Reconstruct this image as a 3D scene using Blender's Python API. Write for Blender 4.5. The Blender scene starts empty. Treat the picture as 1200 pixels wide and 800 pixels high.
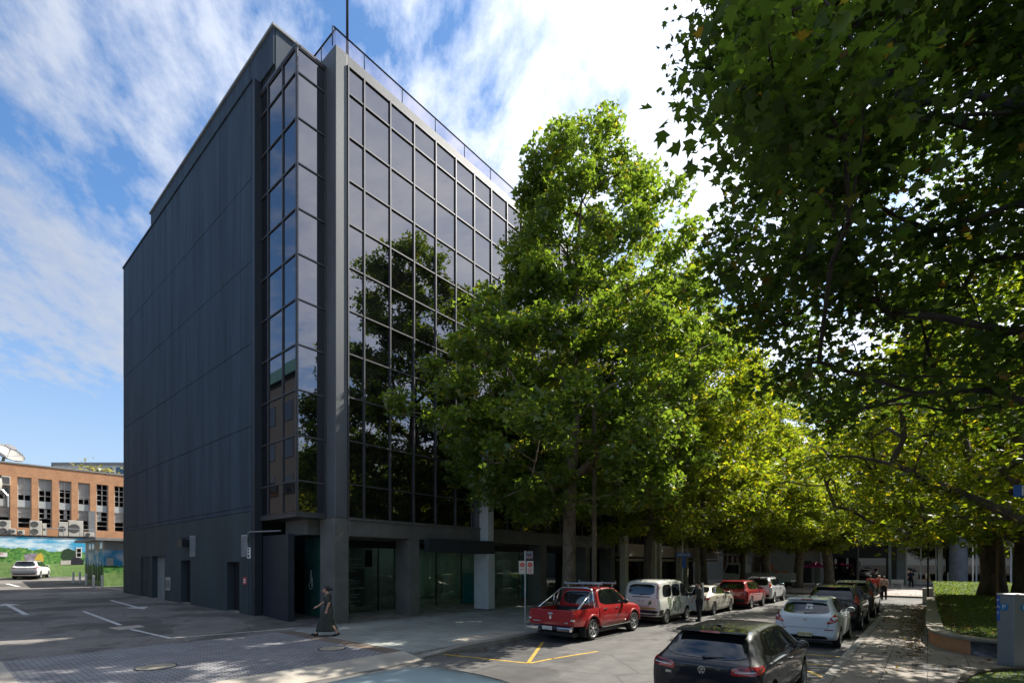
# Dark glass office block on a tree lined street: everything is built in code, metres, street runs along +Y
SKY_STRENGTH, SUN_STRENGTH, EXPOSURE = .10, 4.5, 1.15
CLOUD_LO, CLOUD_MID, CLOUD_HI = .645, .79, 1.0
CLOUD_FAR, CLOUD_NEAR = 3.2, 9.5
import bpy, bmesh, math, random
import numpy as np
from mathutils import Vector, Matrix
from mathutils.bvhtree import BVHTree
from mathutils.geometry import delaunay_2d_cdt
random.seed(7)
SC = bpy.context.scene
COL = SC.collection
R = math.radians
# ------------------------------------------------------------------ camera frame
H = 2.55
F = 580.3
YAW = R(40)
FW = Vector((-math.sin(YAW), math.cos(YAW), 0))
RT = Vector((math.cos(YAW), math.sin(YAW), 0))
CAM = Vector((0, 0, H))
SUN_AZ, SUN_EL = R(17), R(46)
SUNV = Vector((math.sin(SUN_AZ)*math.cos(SUN_EL), math.cos(SUN_AZ)*math.cos(SUN_EL), math.sin(SUN_EL)))

def ray(px, py):
    return FW + RT*((px-600)/F) + Vector((0, 0, (660-py)/F))
def onz(px, py, z=0.0):
    r = ray(px, py); return CAM + r*((z-H)/r.z)
def onx(px, py, X):
    r = ray(px, py); return CAM + r*(X/r.x)
def ony(px, py, Y):
    r = ray(px, py); return CAM + r*(Y/r.y)

def yz(x):
    """height of the rising yard beside the office block"""
    pts = [(-80, 1.6), (-64, 1.3), (-49.4, .75), (-42.8, .53), (-22, .36), (-17.4, .15)]
    if x <= pts[0][0]: return pts[0][1]
    for (a, za), (b, zb) in zip(pts, pts[1:]):
        if x <= b: return za+(zb-za)*(x-a)/(b-a)
    return .15
def ony_ard(px, py):
    z = .4
    for _ in range(30):
        p = onz(px, py, z); z = .5*z+.5*yz(p.x)
    return p

# ------------------------------------------------------------------ mesh builder
class MB:
    def __init__(s):
        s.v = []; s.f = []; s.m = []
    def add(s, vs, fs, mi=0):
        o = len(s.v)
        s.v += [tuple(v) for v in vs]
        s.f += [[i+o for i in f] for f in fs]
        s.m += [mi]*len(fs)
        return s
    def box(s, x0, x1, y0, y1, z0, z1, mi=0):
        vs = [(x0,y0,z0),(x1,y0,z0),(x1,y1,z0),(x0,y1,z0),(x0,y0,z1),(x1,y0,z1),(x1,y1,z1),(x0,y1,z1)]
        return s.add(vs, [(0,3,2,1),(4,5,6,7),(0,1,5,4),(1,2,6,5),(2,3,7,6),(3,0,4,7)], mi)
    def cbox(s, c, sx, sy, sz, mi=0):
        x, y, z = c
        return s.box(x-sx/2, x+sx/2, y-sy/2, y+sy/2, z-sz/2, z+sz/2, mi)
    def prism(s, pts, vec, mi=0):
        n = len(pts); vec = Vector(vec)
        vs = [Vector(p) for p in pts]; vs = vs+[v+vec for v in vs]
        fs = [list(range(n))[::-1], list(range(n, 2*n))]
        fs += [[i, (i+1) % n, n+(i+1) % n, n+i] for i in range(n)]
        return s.add(vs, fs, mi)
    def poly(s, pts, mi=0):
        return s.add(pts, [list(range(len(pts)))], mi)
    def tube(s, pts, rad, n=8, mi=0, cap=True):
        pts = [Vector(p) for p in pts]
        if not hasattr(rad, '__len__'): rad = [rad]*len(pts)
        vs = []; prev = None
        for i, p in enumerate(pts):
            d = (pts[min(i+1, len(pts)-1)]-pts[max(i-1, 0)])
            if d.length < 1e-9: d = Vector((0, 0, 1))
            d.normalize()
            if prev is None:
                u = d.orthogonal().normalized()
            else:
                u = prev-d*prev.dot(d)
                if u.length < 1e-6: u = d.orthogonal()
                u.normalize()
            prev = u; w = d.cross(u)
            for k in range(n):
                a = 2*math.pi*k/n
                vs.append(p+(u*math.cos(a)+w*math.sin(a))*rad[i])
        fs = []
        for i in range(len(pts)-1):
            for k in range(n):
                fs.append([i*n+k, i*n+(k+1) % n, (i+1)*n+(k+1) % n, (i+1)*n+k])
        if cap:
            fs.append(list(range(n))[::-1]); fs.append([(len(pts)-1)*n+k for k in range(n)])
        return s.add(vs, fs, mi)
    def lathe(s, prof, n=24, c=(0, 0, 0), axis='z', mi=0, cap=True):
        c = Vector(c); vs = []
        for r, h in prof:
            for k in range(n):
                a = 2*math.pi*k/n; ca, sa = r*math.cos(a), r*math.sin(a)
                vs.append(c+(Vector((ca, sa, h)) if axis == 'z' else Vector((h, ca, sa)) if axis == 'x' else Vector((sa, h, ca))))
        fs = []
        for i in range(len(prof)-1):
            for k in range(n):
                fs.append([i*n+k, i*n+(k+1) % n, (i+1)*n+(k+1) % n, (i+1)*n+k])
        if cap:
            fs.append(list(range(n))[::-1]); fs.append([(len(prof)-1)*n+k for k in range(n)])
        return s.add(vs, fs, mi)
    def ball(s, c, rx, ry=None, rz=None, n=12, mi=0):
        ry = ry or rx; rz = rz or rx
        m = max(6, n//2+2); vs = []; fs = []
        for i in range(m+1):
            t = math.pi*i/m
            for k in range(n):
                a = 2*math.pi*k/n
                vs.append((c[0]+rx*math.sin(t)*math.cos(a), c[1]+ry*math.sin(t)*math.sin(a), c[2]-rz*math.cos(t)))
        for i in range(m):
            for k in range(n):
                fs.append([i*n+k, i*n+(k+1) % n, (i+1)*n+(k+1) % n, (i+1)*n+k])
        return s.add(vs, fs, mi)
    def build(s, name, mats, parent=None, bevel=0, smooth=False, origin=None, local=False, fix=True, seg=2):
        me = bpy.data.meshes.new(name)
        off = Vector((0, 0, 0))
        if parent is not None and not local:
            off = Vector(parent.location)
            if parent.parent: off += Vector(parent.parent.location)
        if origin is not None: off = off+Vector(origin)
        me.from_pydata([(v[0]-off.x, v[1]-off.y, v[2]-off.z) for v in s.v], [], s.f)
        if not isinstance(mats, (list, tuple)): mats = [mats]
        for m in mats: me.materials.append(m)
        if len(mats) > 1: me.polygons.foreach_set('material_index', s.m)
        if fix:
            bm = bmesh.new(); bm.from_mesh(me)
            bmesh.ops.remove_doubles(bm, verts=bm.verts, dist=1e-5)
            bmesh.ops.recalc_face_normals(bm, faces=bm.faces)
            bm.to_mesh(me); bm.free()
        if smooth: me.polygons.foreach_set('use_smooth', [True]*len(me.polygons))
        me.update()
        o = bpy.data.objects.new(name, me); COL.objects.link(o)
        if origin is not None: o.location = origin
        if parent is not None: o.parent = parent
        if bevel:
            b = o.modifiers.new('Bevel', 'BEVEL'); b.width = bevel; b.segments = seg; b.limit_method = 'ANGLE'; b.angle_limit = R(35)
        return o

def tag(o, label=None, cat=None, group=None, kind=None):
    if label: o['label'] = label
    if cat: o['category'] = cat
    if group: o['group'] = group
    if kind: o['kind'] = kind
    return o
def thing(name, label, cat, loc=(0, 0, 0), rz=0.0, group=None):
    o = bpy.data.objects.new(name, None); COL.objects.link(o)
    o.location = loc; o.rotation_euler = (0, 0, rz); o.empty_display_size = .3
    return tag(o, label, cat, group)
def copy_tree(o, parent=None):
    c = o.copy(); COL.objects.link(c)
    if parent is not None: c.parent = parent
    for ch in list(o.children): copy_tree(ch, c)
    return c
def dup(root, loc, rz=0.0, label=None, scale=1.0):
    c = copy_tree(root); c.location = loc; c.rotation_euler = (0, 0, rz); c.scale = (scale,)*3 if not hasattr(scale, '__len__') else scale
    if label: c['label'] = label
    return c

# ------------------------------------------------------------------ materials
def new_mat(name):
    m = bpy.data.materials.new(name); m.use_nodes = True
    nt = m.node_tree; nt.nodes.clear()
    out = nt.nodes.new('ShaderNodeOutputMaterial')
    return m, nt, out
def N(nt, t, **kw):
    n = nt.nodes.new(t)
    for k, v in kw.items():
        if k.startswith('i_'): n.inputs[k[2:].replace('_', ' ')].default_value = v
        elif k.startswith('n_'): n.inputs[int(k[2:])].default_value = v
        else: setattr(n, k, v)
    return n
def L(nt, a, b): nt.links.new(a, b)
def coords(nt, scale=(1, 1, 1), rot=(0, 0, 0)):
    tc = N(nt, 'ShaderNodeTexCoord'); mp = N(nt, 'ShaderNodeMapping')
    mp.inputs['Scale'].default_value = scale; mp.inputs['Rotation'].default_value = rot
    L(nt, tc.outputs['Object'], mp.inputs['Vector']); return mp.outputs['Vector']
def noise(nt, vec, scale, detail=4, rough=.6):
    n = N(nt, 'ShaderNodeTexNoise'); n.inputs['Scale'].default_value = scale
    n.inputs['Detail'].default_value = detail; n.inputs['Roughness'].default_value = rough
    L(nt, vec, n.inputs['Vector']); return n.outputs['Fac']
def ramp(nt, fac, stops):
    r = N(nt, 'ShaderNodeValToRGB')
    e = r.color_ramp.elements
    while len(e) < len(stops): e.new(.5)
    for el, (p, c) in zip(e, stops):
        el.position = p; el.color = (c[0], c[1], c[2], 1) if hasattr(c, '__len__') else (c, c, c, 1)
    L(nt, fac, r.inputs['Fac']); return r.outputs['Color']
def mix(nt, fac, a, b, mode='MIX'):
    m = N(nt, 'ShaderNodeMix', data_type='RGBA', blend_type=mode)
    for sock, v in ((0, fac), (6, a), (7, b)):
        if hasattr(v, 'is_linked'): L(nt, v, m.inputs[sock])
        elif hasattr(v, '__len__'): m.inputs[sock].default_value = (v[0], v[1], v[2], 1)
        else: m.inputs[sock].default_value = v
    return m.outputs[2]
def bump(nt, h, strength, dist=.01):
    b = N(nt, 'ShaderNodeBump'); b.inputs['Strength'].default_value = strength; b.inputs['Distance'].default_value = dist
    L(nt, h, b.inputs['Height']); return b.outputs['Normal']
def principled(nt, out, **kw):
    p = N(nt, 'ShaderNodeBsdfPrincipled'); L(nt, p.outputs[0], out.inputs['Surface'])
    for k, v in kw.items():
        k = k.replace('_', ' ')
        if hasattr(v, 'is_linked'): L(nt, v, p.inputs[k])
        elif hasattr(v, '__len__'): p.inputs[k].default_value = (v[0], v[1], v[2], 1)
        else: p.inputs[k].default_value = v
    return p
def mat(name, col, rough=.6, metal=0.0, var=.2, vscale=2.0, stretch=(1, 1, 1), fine=.12, fscale=40.0, bmp=.0, ior=1.45, coat=0.0, spec=.5):
    m, nt, out = new_mat(name)
    v = coords(nt, stretch)
    f = noise(nt, v, vscale, 5)
    dk = tuple(c*(1-var) for c in col); lt = tuple(min(1, c*(1+var)) for c in col)
    c = ramp(nt, f, [(.3, dk), (.7, lt)])
    g = None
    if fine or bmp:
        g = noise(nt, coords(nt), fscale, 3)
        if fine: c = mix(nt, 1.0, c, ramp(nt, g, [(.3, 1-fine), (.7, 1+0.0)]), 'MULTIPLY')
    kw = dict(Base_Color=c, Roughness=rough, Metallic=metal, IOR=ior)
    if coat: kw['Coat_Weight'] = coat; kw['Coat_Roughness'] = .03
    kw['Specular_IOR_Level'] = spec
    if bmp: kw['Normal'] = bump(nt, g, bmp)
    principled(nt, out, **kw)
    return m
def emit(name, col, s):
    m, nt, out = new_mat(name)
    e = N(nt, 'ShaderNodeEmission'); e.inputs['Color'].default_value = (*col, 1); e.inputs['Strength'].default_value = s
    L(nt, e.outputs[0], out.inputs['Surface']); return m
def glass_thin(name, tint, refl=.12):
    m, nt, out = new_mat(name)
    t = N(nt, 'ShaderNodeBsdfTransparent'); t.inputs['Color'].default_value = (*tint, 1)
    g = N(nt, 'ShaderNodeBsdfGlossy'); g.inputs['Roughness'].default_value = .01
    fr = N(nt, 'ShaderNodeLayerWeight'); fr.inputs['Blend'].default_value = .5
    pw = N(nt, 'ShaderNodeMath', operation='POWER'); pw.inputs[1].default_value = 3.0; L(nt, fr.outputs['Facing'], pw.inputs[0])
    md = N(nt, 'ShaderNodeMath', operation='MULTIPLY_ADD'); md.inputs[1].default_value = .35; md.inputs[2].default_value = refl*.35; L(nt, pw.outputs[0], md.inputs[0])
    mx = N(nt, 'ShaderNodeMixShader')
    L(nt, md.outputs[0], mx.inputs[0]); L(nt, t.outputs[0], mx.inputs[1]); L(nt, g.outputs[0], mx.inputs[2])
    L(nt, mx.outputs[0], out.inputs['Surface']); return m
def brick_mat(name, c1, c2, cm, bw, bh, mortar, offset=.5, rough=.8, axes='xy', var=.25, bmp=.4, vs=.6, squash=1.0):
    m, nt, out = new_mat(name)
    tc = N(nt, 'ShaderNodeTexCoord'); sep = N(nt, 'ShaderNodeSeparateXYZ'); cmb = N(nt, 'ShaderNodeCombineXYZ')
    L(nt, tc.outputs['Object'], sep.inputs[0])
    L(nt, sep.outputs[axes[0].upper()], cmb.inputs[0]); L(nt, sep.outputs[axes[1].upper()], cmb.inputs[1])
    b = N(nt, 'ShaderNodeTexBrick', offset=offset)
    L(nt, cmb.outputs[0], b.inputs['Vector'])
    b.inputs['Color1'].default_value = (*c1, 1); b.inputs['Color2'].default_value = (*c2, 1); b.inputs['Mortar'].default_value = (*cm, 1)
    b.inputs['Scale'].default_value = 1; b.inputs['Mortar Size'].default_value = mortar; b.inputs['Mortar Smooth'].default_value = .2
    b.inputs['Brick Width'].default_value = bw; b.inputs['Row Height'].default_value = bh
    f = noise(nt, coords(nt), vs, 6, .65)
    c = mix(nt, 1.0, b.outputs['Color'], ramp(nt, f, [(.3, 1-var), (.7, 1.0+var*.6)]), 'MULTIPLY')
    g = noise(nt, coords(nt), 60, 3)
    c = mix(nt, 1.0, c, ramp(nt, g, [(.3, .82), (.7, 1.08)]), 'MULTIPLY')
    inv = N(nt, 'ShaderNodeMath', operation='MULTIPLY_ADD'); inv.inputs[1].default_value = -1; inv.inputs[2].default_value = 1
    L(nt, b.outputs['Fac'], inv.inputs[0])
    add = N(nt, 'ShaderNodeMath', operation='MULTIPLY_ADD'); add.inputs[1].default_value = .25
    L(nt, g, add.inputs[0]); L(nt, inv.outputs[0], add.inputs[2])
    principled(nt, out, Base_Color=c, Roughness=rough, Normal=bump(nt, add.outputs[0], bmp, .006))
    return m
def asphalt(name, base, patch):
    m, nt, out = new_mat(name)
    v = coords(nt)
    big = noise(nt, v, .25, 6, .6); mid = noise(nt, v, 2.2, 5, .6); fine = noise(nt, v, 120, 2)
    vor = N(nt, 'ShaderNodeTexVoronoi', feature='DISTANCE_TO_EDGE'); vor.inputs['Scale'].default_value = .35; L(nt, v, vor.inputs['Vector'])
    c = ramp(nt, big, [(.38, tuple(x*.82 for x in base)), (.47, base), (.5, tuple(x*1.12 for x in patch)), (.68, patch)])
    st_ = noise(nt, coords(nt, (1, .12, 1)), 1.3, 4); c = mix(nt, 1, c, ramp(nt, st_, [(.35, .8), (.6, 1.08)]), 'MULTIPLY')
    oil = noise(nt, v, 1.1, 3); c = mix(nt, 1, c, ramp(nt, oil, [(.27, .6), (.33, 1.0)]), 'MULTIPLY')
    c = mix(nt, 1, c, ramp(nt, mid, [(.3, .78), (.7, 1.15)]), 'MULTIPLY')
    c = mix(nt, 1, c, ramp(nt, fine, [(.25, .6), (.75, 1.45)]), 'MULTIPLY')
    c = mix(nt, 1, c, ramp(nt, vor.outputs['Distance'], [(.0, .6), (.012, 1.0)]), 'MULTIPLY')
    principled(nt, out, Base_Color=c, Roughness=.85, Normal=bump(nt, fine, .5, .006)); return m
def leaf_mat(name, c_dark, c_light, c_odd, trans, odd=.06, gloss=.03):
    m, nt, out = new_mat(name)
    g = N(nt, 'ShaderNodeNewGeometry')
    c = ramp(nt, g.outputs['Random Per Island'], [(0, c_dark), (.5, c_light), (1-odd-.02, c_light), (1-odd, c_odd)])
    n = noise(nt, coords(nt), .5, 3)
    c = mix(nt, 1, c, ramp(nt, n, [(.3, .75), (.7, 1.25)]), 'MULTIPLY')
    d = N(nt, 'ShaderNodeBsdfDiffuse'); t = N(nt, 'ShaderNodeBsdfTranslucent')
    L(nt, c, d.inputs['Color'])
    tcol = mix(nt, 1, c, trans, 'MULTIPLY'); L(nt, tcol, t.inputs['Color'])
    mx = N(nt, 'ShaderNodeMixShader'); mx.inputs[0].default_value = .58
    L(nt, d.outputs[0], mx.inputs[1]); L(nt, t.outputs[0], mx.inputs[2])
    gl = N(nt, 'ShaderNodeBsdfGlossy'); gl.inputs['Roughness'].default_value = .4; gl.inputs['Color'].default_value = (.9, .95, .9, 1)
    m2 = N(nt, 'ShaderNodeMixShader'); m2.inputs[0].default_value = gloss
    L(nt, mx.outputs[0], m2.inputs[1]); L(nt, gl.outputs[0], m2.inputs[2])
    L(nt, m2.outputs[0], out.inputs['Surface']); return m

M = {}
M['asphalt'] = asphalt('asphalt', (.075, .072, .068), (.10, .096, .09))
M['yard'] = asphalt('yard_asphalt', (.10, .092, .084), (.15, .138, .126))
M['ground'] = mat('far_ground', (.14, .13, .11), .9, vscale=.2, fine=.3, fscale=4)
M['paver'] = brick_mat('dark_pavers', (.20, .212, .222), (.275, .288, .295), (.08, .035, .035), .22, .11, .012, axes='yx', vs=.5, var=.3)
M['brownpaver'] = brick_mat('brown_pavers', (.17, .125, .09), (.21, .155, .115), (.06, .05, .04), .22, .11, .012, axes='yx', var=.3)
M['greentile'] = brick_mat('greenish_paving', (.27, .285, .26), (.32, .335, .305), (.07, .07, .065), .4, .4, .008, offset=.0, vs=.7, var=.3)
M['greypave'] = brick_mat('lobby_paving', (.26, .26, .27), (.29, .29, .30), (.15, .15, .15), .6, .6, .006, offset=0, var=.12)
M['concrete'] = mat('concrete_apron', (.40, .36, .30), .85, var=.22, vscale=1.2, fine=.25, fscale=50, bmp=.2)
M['kerb'] = mat('kerb_concrete', (.25, .235, .21), .85, var=.3, vscale=1.5, fine=.25, fscale=40, bmp=.3)
M['slab'] = brick_mat('footpath_slabs', (.20, .17, .14), (.24, .205, .17), (.07, .06, .05), .75, .75, .012, offset=.0, vs=.9, var=.32)
M['plaza'] = brick_mat('plaza_paving', (.30, .25, .22), (.34, .28, .25), (.2, .17, .15), .4, .2, .01, vs=.3)
M['tactile'] = brick_mat('dark_grate', (.07, .065, .06), (.09, .085, .08), (.02, .02, .02), .1, .1, .02, offset=0)
M['white'] = mat('road_white', (.62, .62, .60), .7, var=.25, vscale=6, fine=.35, fscale=50)
M['yellow'] = mat('road_yellow', (.55, .36, .06), .7, var=.3, vscale=5, fine=.45, fscale=40)
M['wall'] = mat('dark_panel', (.046, .069, .094), .7, var=.3, vscale=1.1, stretch=(1.6, 1.6, .16), fine=.25, fscale=14, bmp=.06, spec=.25)
M['wallground'] = mat('dark_ground_wall', (.042, .058, .066), .75, var=.2, vscale=.9, stretch=(1, 1, .3), fine=.18, fscale=22)
M['groove'] = mat('panel_groove', (.012, .014, .016), .8, var=.1)
M['beam'] = mat('grey_render', (.135, .135, .122), .6, var=.18, vscale=1.2, fine=.15, fscale=25, bmp=.05)
M['fin'] = mat('corner_column', (.105, .115, .125), .55, var=.2, vscale=1.0, stretch=(1, 1, .3), fine=.2, fscale=20, bmp=.4)
M['navy'] = mat('navy_wall', (.022, .028, .038), .5, var=.15)
M['mullion'] = mat('aluminium_mullion', (.10, .10, .105), .45, .5, var=.15, vscale=3)
M['darkmetal'] = mat('dark_metal', (.03, .032, .035), .45, .4, var=.2)
M['silverclad'] = mat('silver_cladding', (.55, .58, .58), .45, .1, var=.08, fine=.05)
M['steel'] = mat('galvanised_steel', (.42, .43, .44), .4, .7, var=.2, vscale=6)
M['chrome'] = mat('chrome', (.75, .76, .78), .12, 1.0, var=.03, fine=0)
M['black'] = mat('black_plastic', (.012, .012, .013), .5, var=.2)
M['blackgloss'] = mat('black_gloss', (.006, .006, .007), .08, var=.1, fine=0)
M['darkvoid'] = mat('dark_interior', (.01, .011, .012), .7, var=.2)
M['whitepaint'] = mat('white_paint', (.72, .71, .68), .6, var=.1, fine=.08)
M['cream'] = mat('cream_render', (.5, .48, .42), .7, var=.12)
M['greywall'] = mat('grey_wall', (.28, .29, .29), .7, var=.15)
M['acunit'] = mat('ac_casing', (.55, .53, .47), .5, var=.12)
M['fan'] = mat('fan_grille', (.1, .1, .1), .5)
M['redsign'] = mat('red_sign', (.5, .05, .04), .5, var=.1)
M['bluesign'] = mat('blue_sign', (.02, .1, .42), .45, var=.1, fine=.05)
M['paleblue'] = mat('pale_blue_sign', (.015, .18, .38), .4, var=.05, fine=0)
M['greysign'] = mat('grey_sign_back', (.16, .16, .17), .5)
M['teal'] = mat('teal_panel', (.0, .16, .18), .3, var=.2)
M['bronze'] = mat('manhole_concrete', (.33, .29, .22), .8, var=.25, vscale=8)
M['timber'] = mat('timber_cladding', (.22, .13, .075), .55, var=.3, vscale=3, stretch=(6, 6, .4))
M['palecol'] = mat('pale_stone_column', (.60, .56, .47), .7, var=.12)
M['pinkband'] = mat('pink_render_band', (.52, .42, .36), .7, var=.12)
M['umbrella'] = mat('pink_canvas', (.45, .03, .16), .8)
M['orange'] = mat('orange_canvas', (.75, .13, .03), .7)
M['bark'] = mat('plane_bark', (.17, .135, .09), .85, var=.55, vscale=5, stretch=(1, 1, .5), fine=.35, fscale=14, bmp=.7)
M['barkdark'] = mat('old_bark', (.09, .07, .05), .9, var=.5, vscale=4, stretch=(1, 1, .4), fine=.4, fscale=16, bmp=.9)
M['grass'] = mat('lawn_soil', (.05, .085, .02), .9, var=.4, vscale=1.5, fine=.4, fscale=60, bmp=.6)
M['soil'] = mat('soil', (.06, .045, .03), .95)
M['planter'] = mat('planter_orange', (.42, .2, .09), .75, var=.2)
M['coping'] = mat('planter_coping', (.26, .23, .18), .85, var=.3, vscale=3, fine=.3, fscale=40, bmp=.3)
M['plate'] = mat('number_plate', (.7, .7, .66), .4, var=.05)
M['plateyellow'] = mat('yellow_plate', (.65, .55, .3), .4, var=.05)
M['ink'] = mat('ink', (.02, .02, .03), .6)
M['tyre'] = mat('tyre_rubber', (.018, .018, .018), .8, var=.2)
M['rim'] = mat('alloy_rim', (.5, .5, .5), .3, .8, var=.1)
M['carglass'] = mat('car_glass', (.006, .008, .009), .03, var=.1, fine=0, ior=1.75)
M['redlamp'] = mat('red_lamp', (.3, .012, .015), .1, var=.25, vscale=9, fine=0, coat=1)
M['whitelamp'] = mat('clear_lamp', (.6, .6, .6), .1, var=.1, coat=1)
M['amber'] = mat('amber_lamp', (.6, .22, .1), .15, coat=1)
M['skin'] = mat('skin', (.48, .27, .18), .55, var=.08, fine=0)
M['hair'] = mat('dark_hair', (.02, .014, .01), .6, fine=.2)
def paint(name, col, metal=.0): return mat(name, col, .42, metal, var=.04, vscale=1.5, fine=.03, coat=1, spec=.15)
# mirror glass curtain wall: dark body-tinted pane with a reflective coating
def mirror(name, ior, tint):
    m, nt, out = new_mat(name)
    principled(nt, out, Base_Color=(.004, .004, .005), Roughness=.012, IOR=ior, Specular_Tint=tint)
    return m
M['mirror'] = mirror('mirror_glass', 2.55, (.98, .95, 1.0))
M['darkglass'] = mirror('dark_glass', 1.6, (1, 1, 1))
M['lobbyglass'] = glass_thin('green_lobby_glass', (.66, .80, .73))
M['farglass'] = mirror('shop_glass', 1.9, (1, 1, 1))
# ------------------------------------------------------------------ world, sun, camera
W = bpy.data.worlds.new('World'); SC.world = W; W.use_nodes = True
nt = W.node_tree; nt.nodes.clear()
wo = N(nt, 'ShaderNodeOutputWorld'); bg = N(nt, 'ShaderNodeBackground'); L(nt, bg.outputs[0], wo.inputs[0])
sky = N(nt, 'ShaderNodeTexSky', sky_type='NISHITA', sun_disc=False)
sky.sun_elevation = SUN_EL; sky.sun_rotation = SUN_AZ; sky.air_density = 1.0; sky.dust_density = .6; sky.ozone_density = 1.6
tc = N(nt, 'ShaderNodeTexCoord'); sp = N(nt, 'ShaderNodeSeparateXYZ'); L(nt, tc.outputs['Generated'], sp.inputs[0])
zc = N(nt, 'ShaderNodeMath', operation='MAXIMUM'); zc.inputs[1].default_value = 0.0; L(nt, sp.outputs['Z'], zc.inputs[0])
za = N(nt, 'ShaderNodeMath', operation='ADD'); za.inputs[1].default_value = .16; L(nt, zc.outputs[0], za.inputs[0])
dx = N(nt, 'ShaderNodeMath', operation='DIVIDE'); L(nt, sp.outputs['X'], dx.inputs[0]); L(nt, za.outputs[0], dx.inputs[1])
dy = N(nt, 'ShaderNodeMath', operation='DIVIDE'); L(nt, sp.outputs['Y'], dy.inputs[0]); L(nt, za.outputs[0], dy.inputs[1])
cb = N(nt, 'ShaderNodeCombineXYZ'); L(nt, dx.outputs[0], cb.inputs[0]); L(nt, dy.outputs[0], cb.inputs[1])
mp = N(nt, 'ShaderNodeMapping'); L(nt, cb.outputs[0], mp.inputs[0])
mp.vector_type = 'TEXTURE'; mp.inputs['Rotation'].default_value = (0, 0, R(150)); mp.inputs['Scale'].default_value = (1.25, .8, 1); mp.inputs['Location'].default_value = (.35, 1.3, 0)
n1 = N(nt, 'ShaderNodeTexNoise'); n1.inputs['Scale'].default_value = 1.3; n1.inputs['Detail'].default_value = 3; n1.inputs['Roughness'].default_value = .5; n1.inputs['Distortion'].default_value = .3
n2 = N(nt, 'ShaderNodeTexNoise'); n2.inputs['Scale'].default_value = 4.6; n2.inputs['Detail'].default_value = 9; n2.inputs['Roughness'].default_value = .62; n2.inputs['Distortion'].default_value = .25
n3 = N(nt, 'ShaderNodeTexNoise'); n3.inputs['Scale'].default_value = 15; n3.inputs['Detail'].default_value = 6; n3.inputs['Roughness'].default_value = .62
for n in (n1, n2, n3): L(nt, mp.outputs[0], n.inputs['Vector'])
def madd(a, k, b=None, c=0.0):
    m = N(nt, 'ShaderNodeMath', operation='MULTIPLY_ADD'); L(nt, a, m.inputs[0]); m.inputs[1].default_value = k
    if b is not None: L(nt, b, m.inputs[2])
    else: m.inputs[2].default_value = c
    return m.outputs[0]
s = madd(n3.outputs['Fac'], .26, madd(n2.outputs['Fac'], .55, madd(n1.outputs['Fac'], .6, None, 0.0)))
# cirrus grows denser towards the sun's quarter of the sky (real weather layer: more cloud over the north-east)
bias = N(nt, 'ShaderNodeVectorMath', operation='DOT_PRODUCT'); L(nt, tc.outputs['Generated'], bias.inputs[0]); bias.inputs[1].default_value = SUNV
s = madd(bias.outputs['Value'], .13, s)
cl = ramp(nt, s, [(CLOUD_LO, 0.0), (CLOUD_MID, .55), (CLOUD_HI, .95)])
hz = ramp(nt, sp.outputs['Z'], [(0.0, .85), (.1, .55), (.22, .3), (.42, .0)])
cov = N(nt, 'ShaderNodeMath', operation='MAXIMUM'); L(nt, cl, cov.inputs[0]); L(nt, hz, cov.inputs[1])
# thin cirrus scatters forward: brightness of a cloud follows the angle to the sun
dt = N(nt, 'ShaderNodeVectorMath', operation='DOT_PRODUCT'); L(nt, tc.outputs['Generated'], dt.inputs[0]); dt.inputs[1].default_value = SUNV
ph = N(nt, 'ShaderNodeMapRange'); ph.inputs['From Min'].default_value = .2; ph.inputs['From Max'].default_value = 1.0
ph.inputs['To Min'].default_value = CLOUD_FAR; ph.inputs['To Max'].default_value = CLOUD_NEAR; L(nt, dt.outputs['Value'], ph.inputs['Value'])
cc = N(nt, 'ShaderNodeVectorMath', operation='SCALE'); cc.inputs[0].default_value = (.97, .99, 1.04); L(nt, ph.outputs[0], cc.inputs['Scale'])
deep = mix(nt, 1.0, sky.outputs[0], (.60, .82, .99), 'MULTIPLY')
L(nt, mix(nt, cov.outputs[0], deep, cc.outputs[0]), bg.inputs['Color'])
bg.inputs['Strength'].default_value = SKY_STRENGTH
sl = bpy.data.lights.new('sun', 'SUN'); sl.energy = SUN_STRENGTH; sl.angle = R(.55); sl.color = (1.0, .94, .84)
so = bpy.data.objects.new('sun', sl); COL.objects.link(so); so.location = (20, 40, 60)
so.rotation_euler = (-SUNV).to_track_quat('-Z', 'Y').to_euler()
cd = bpy.data.cameras.new('camera'); cam = bpy.data.objects.new('camera', cd); COL.objects.link(cam)
cam.location = CAM; cam.rotation_euler = (R(90), 0, YAW)
cd.sensor_width = 36; cd.lens = F/1200*36; cd.shift_y = 260/1200; cd.clip_start = .05; cd.clip_end = 3000
SC.camera = cam
SC.view_settings.view_transform = 'Standard'; SC.view_settings.look = 'None'; SC.view_settings.exposure = EXPOSURE; SC.view_settings.gamma = 1

def struct(mb, name, m, **kw):
    return tag(mb.build(name, m, **kw), kind='structure')
def sheet(name, m, x0, x1, y0, y1, z):
    return struct(MB().poly([(x0, y0, z), (x1, y0, z), (x1, y1, z), (x0, y1, z)]), name, m)
def txt(name, s, size, m, parent, loc, rot, depth=.002, label=None, spacing=1.0):
    c = bpy.data.curves.new(name, 'FONT'); c.body = s; c.size = size; c.extrude = depth; c.align_x = 'CENTER'; c.align_y = 'CENTER'; c.space_character = spacing
    t = bpy.data.objects.new(name, c); COL.objects.link(t)
    dg = bpy.context.evaluated_depsgraph_get()
    me = bpy.data.meshes.new_from_object(t.evaluated_get(dg)); bpy.data.objects.remove(t)
    me.materials.clear(); me.materials.append(m)
    o = bpy.data.objects.new(name, me); COL.objects.link(o)
    if parent is not None:
        o.parent = parent; o.location = Vector(loc)
    else: o.location = loc
    o.rotation_euler = rot
    return o

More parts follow.
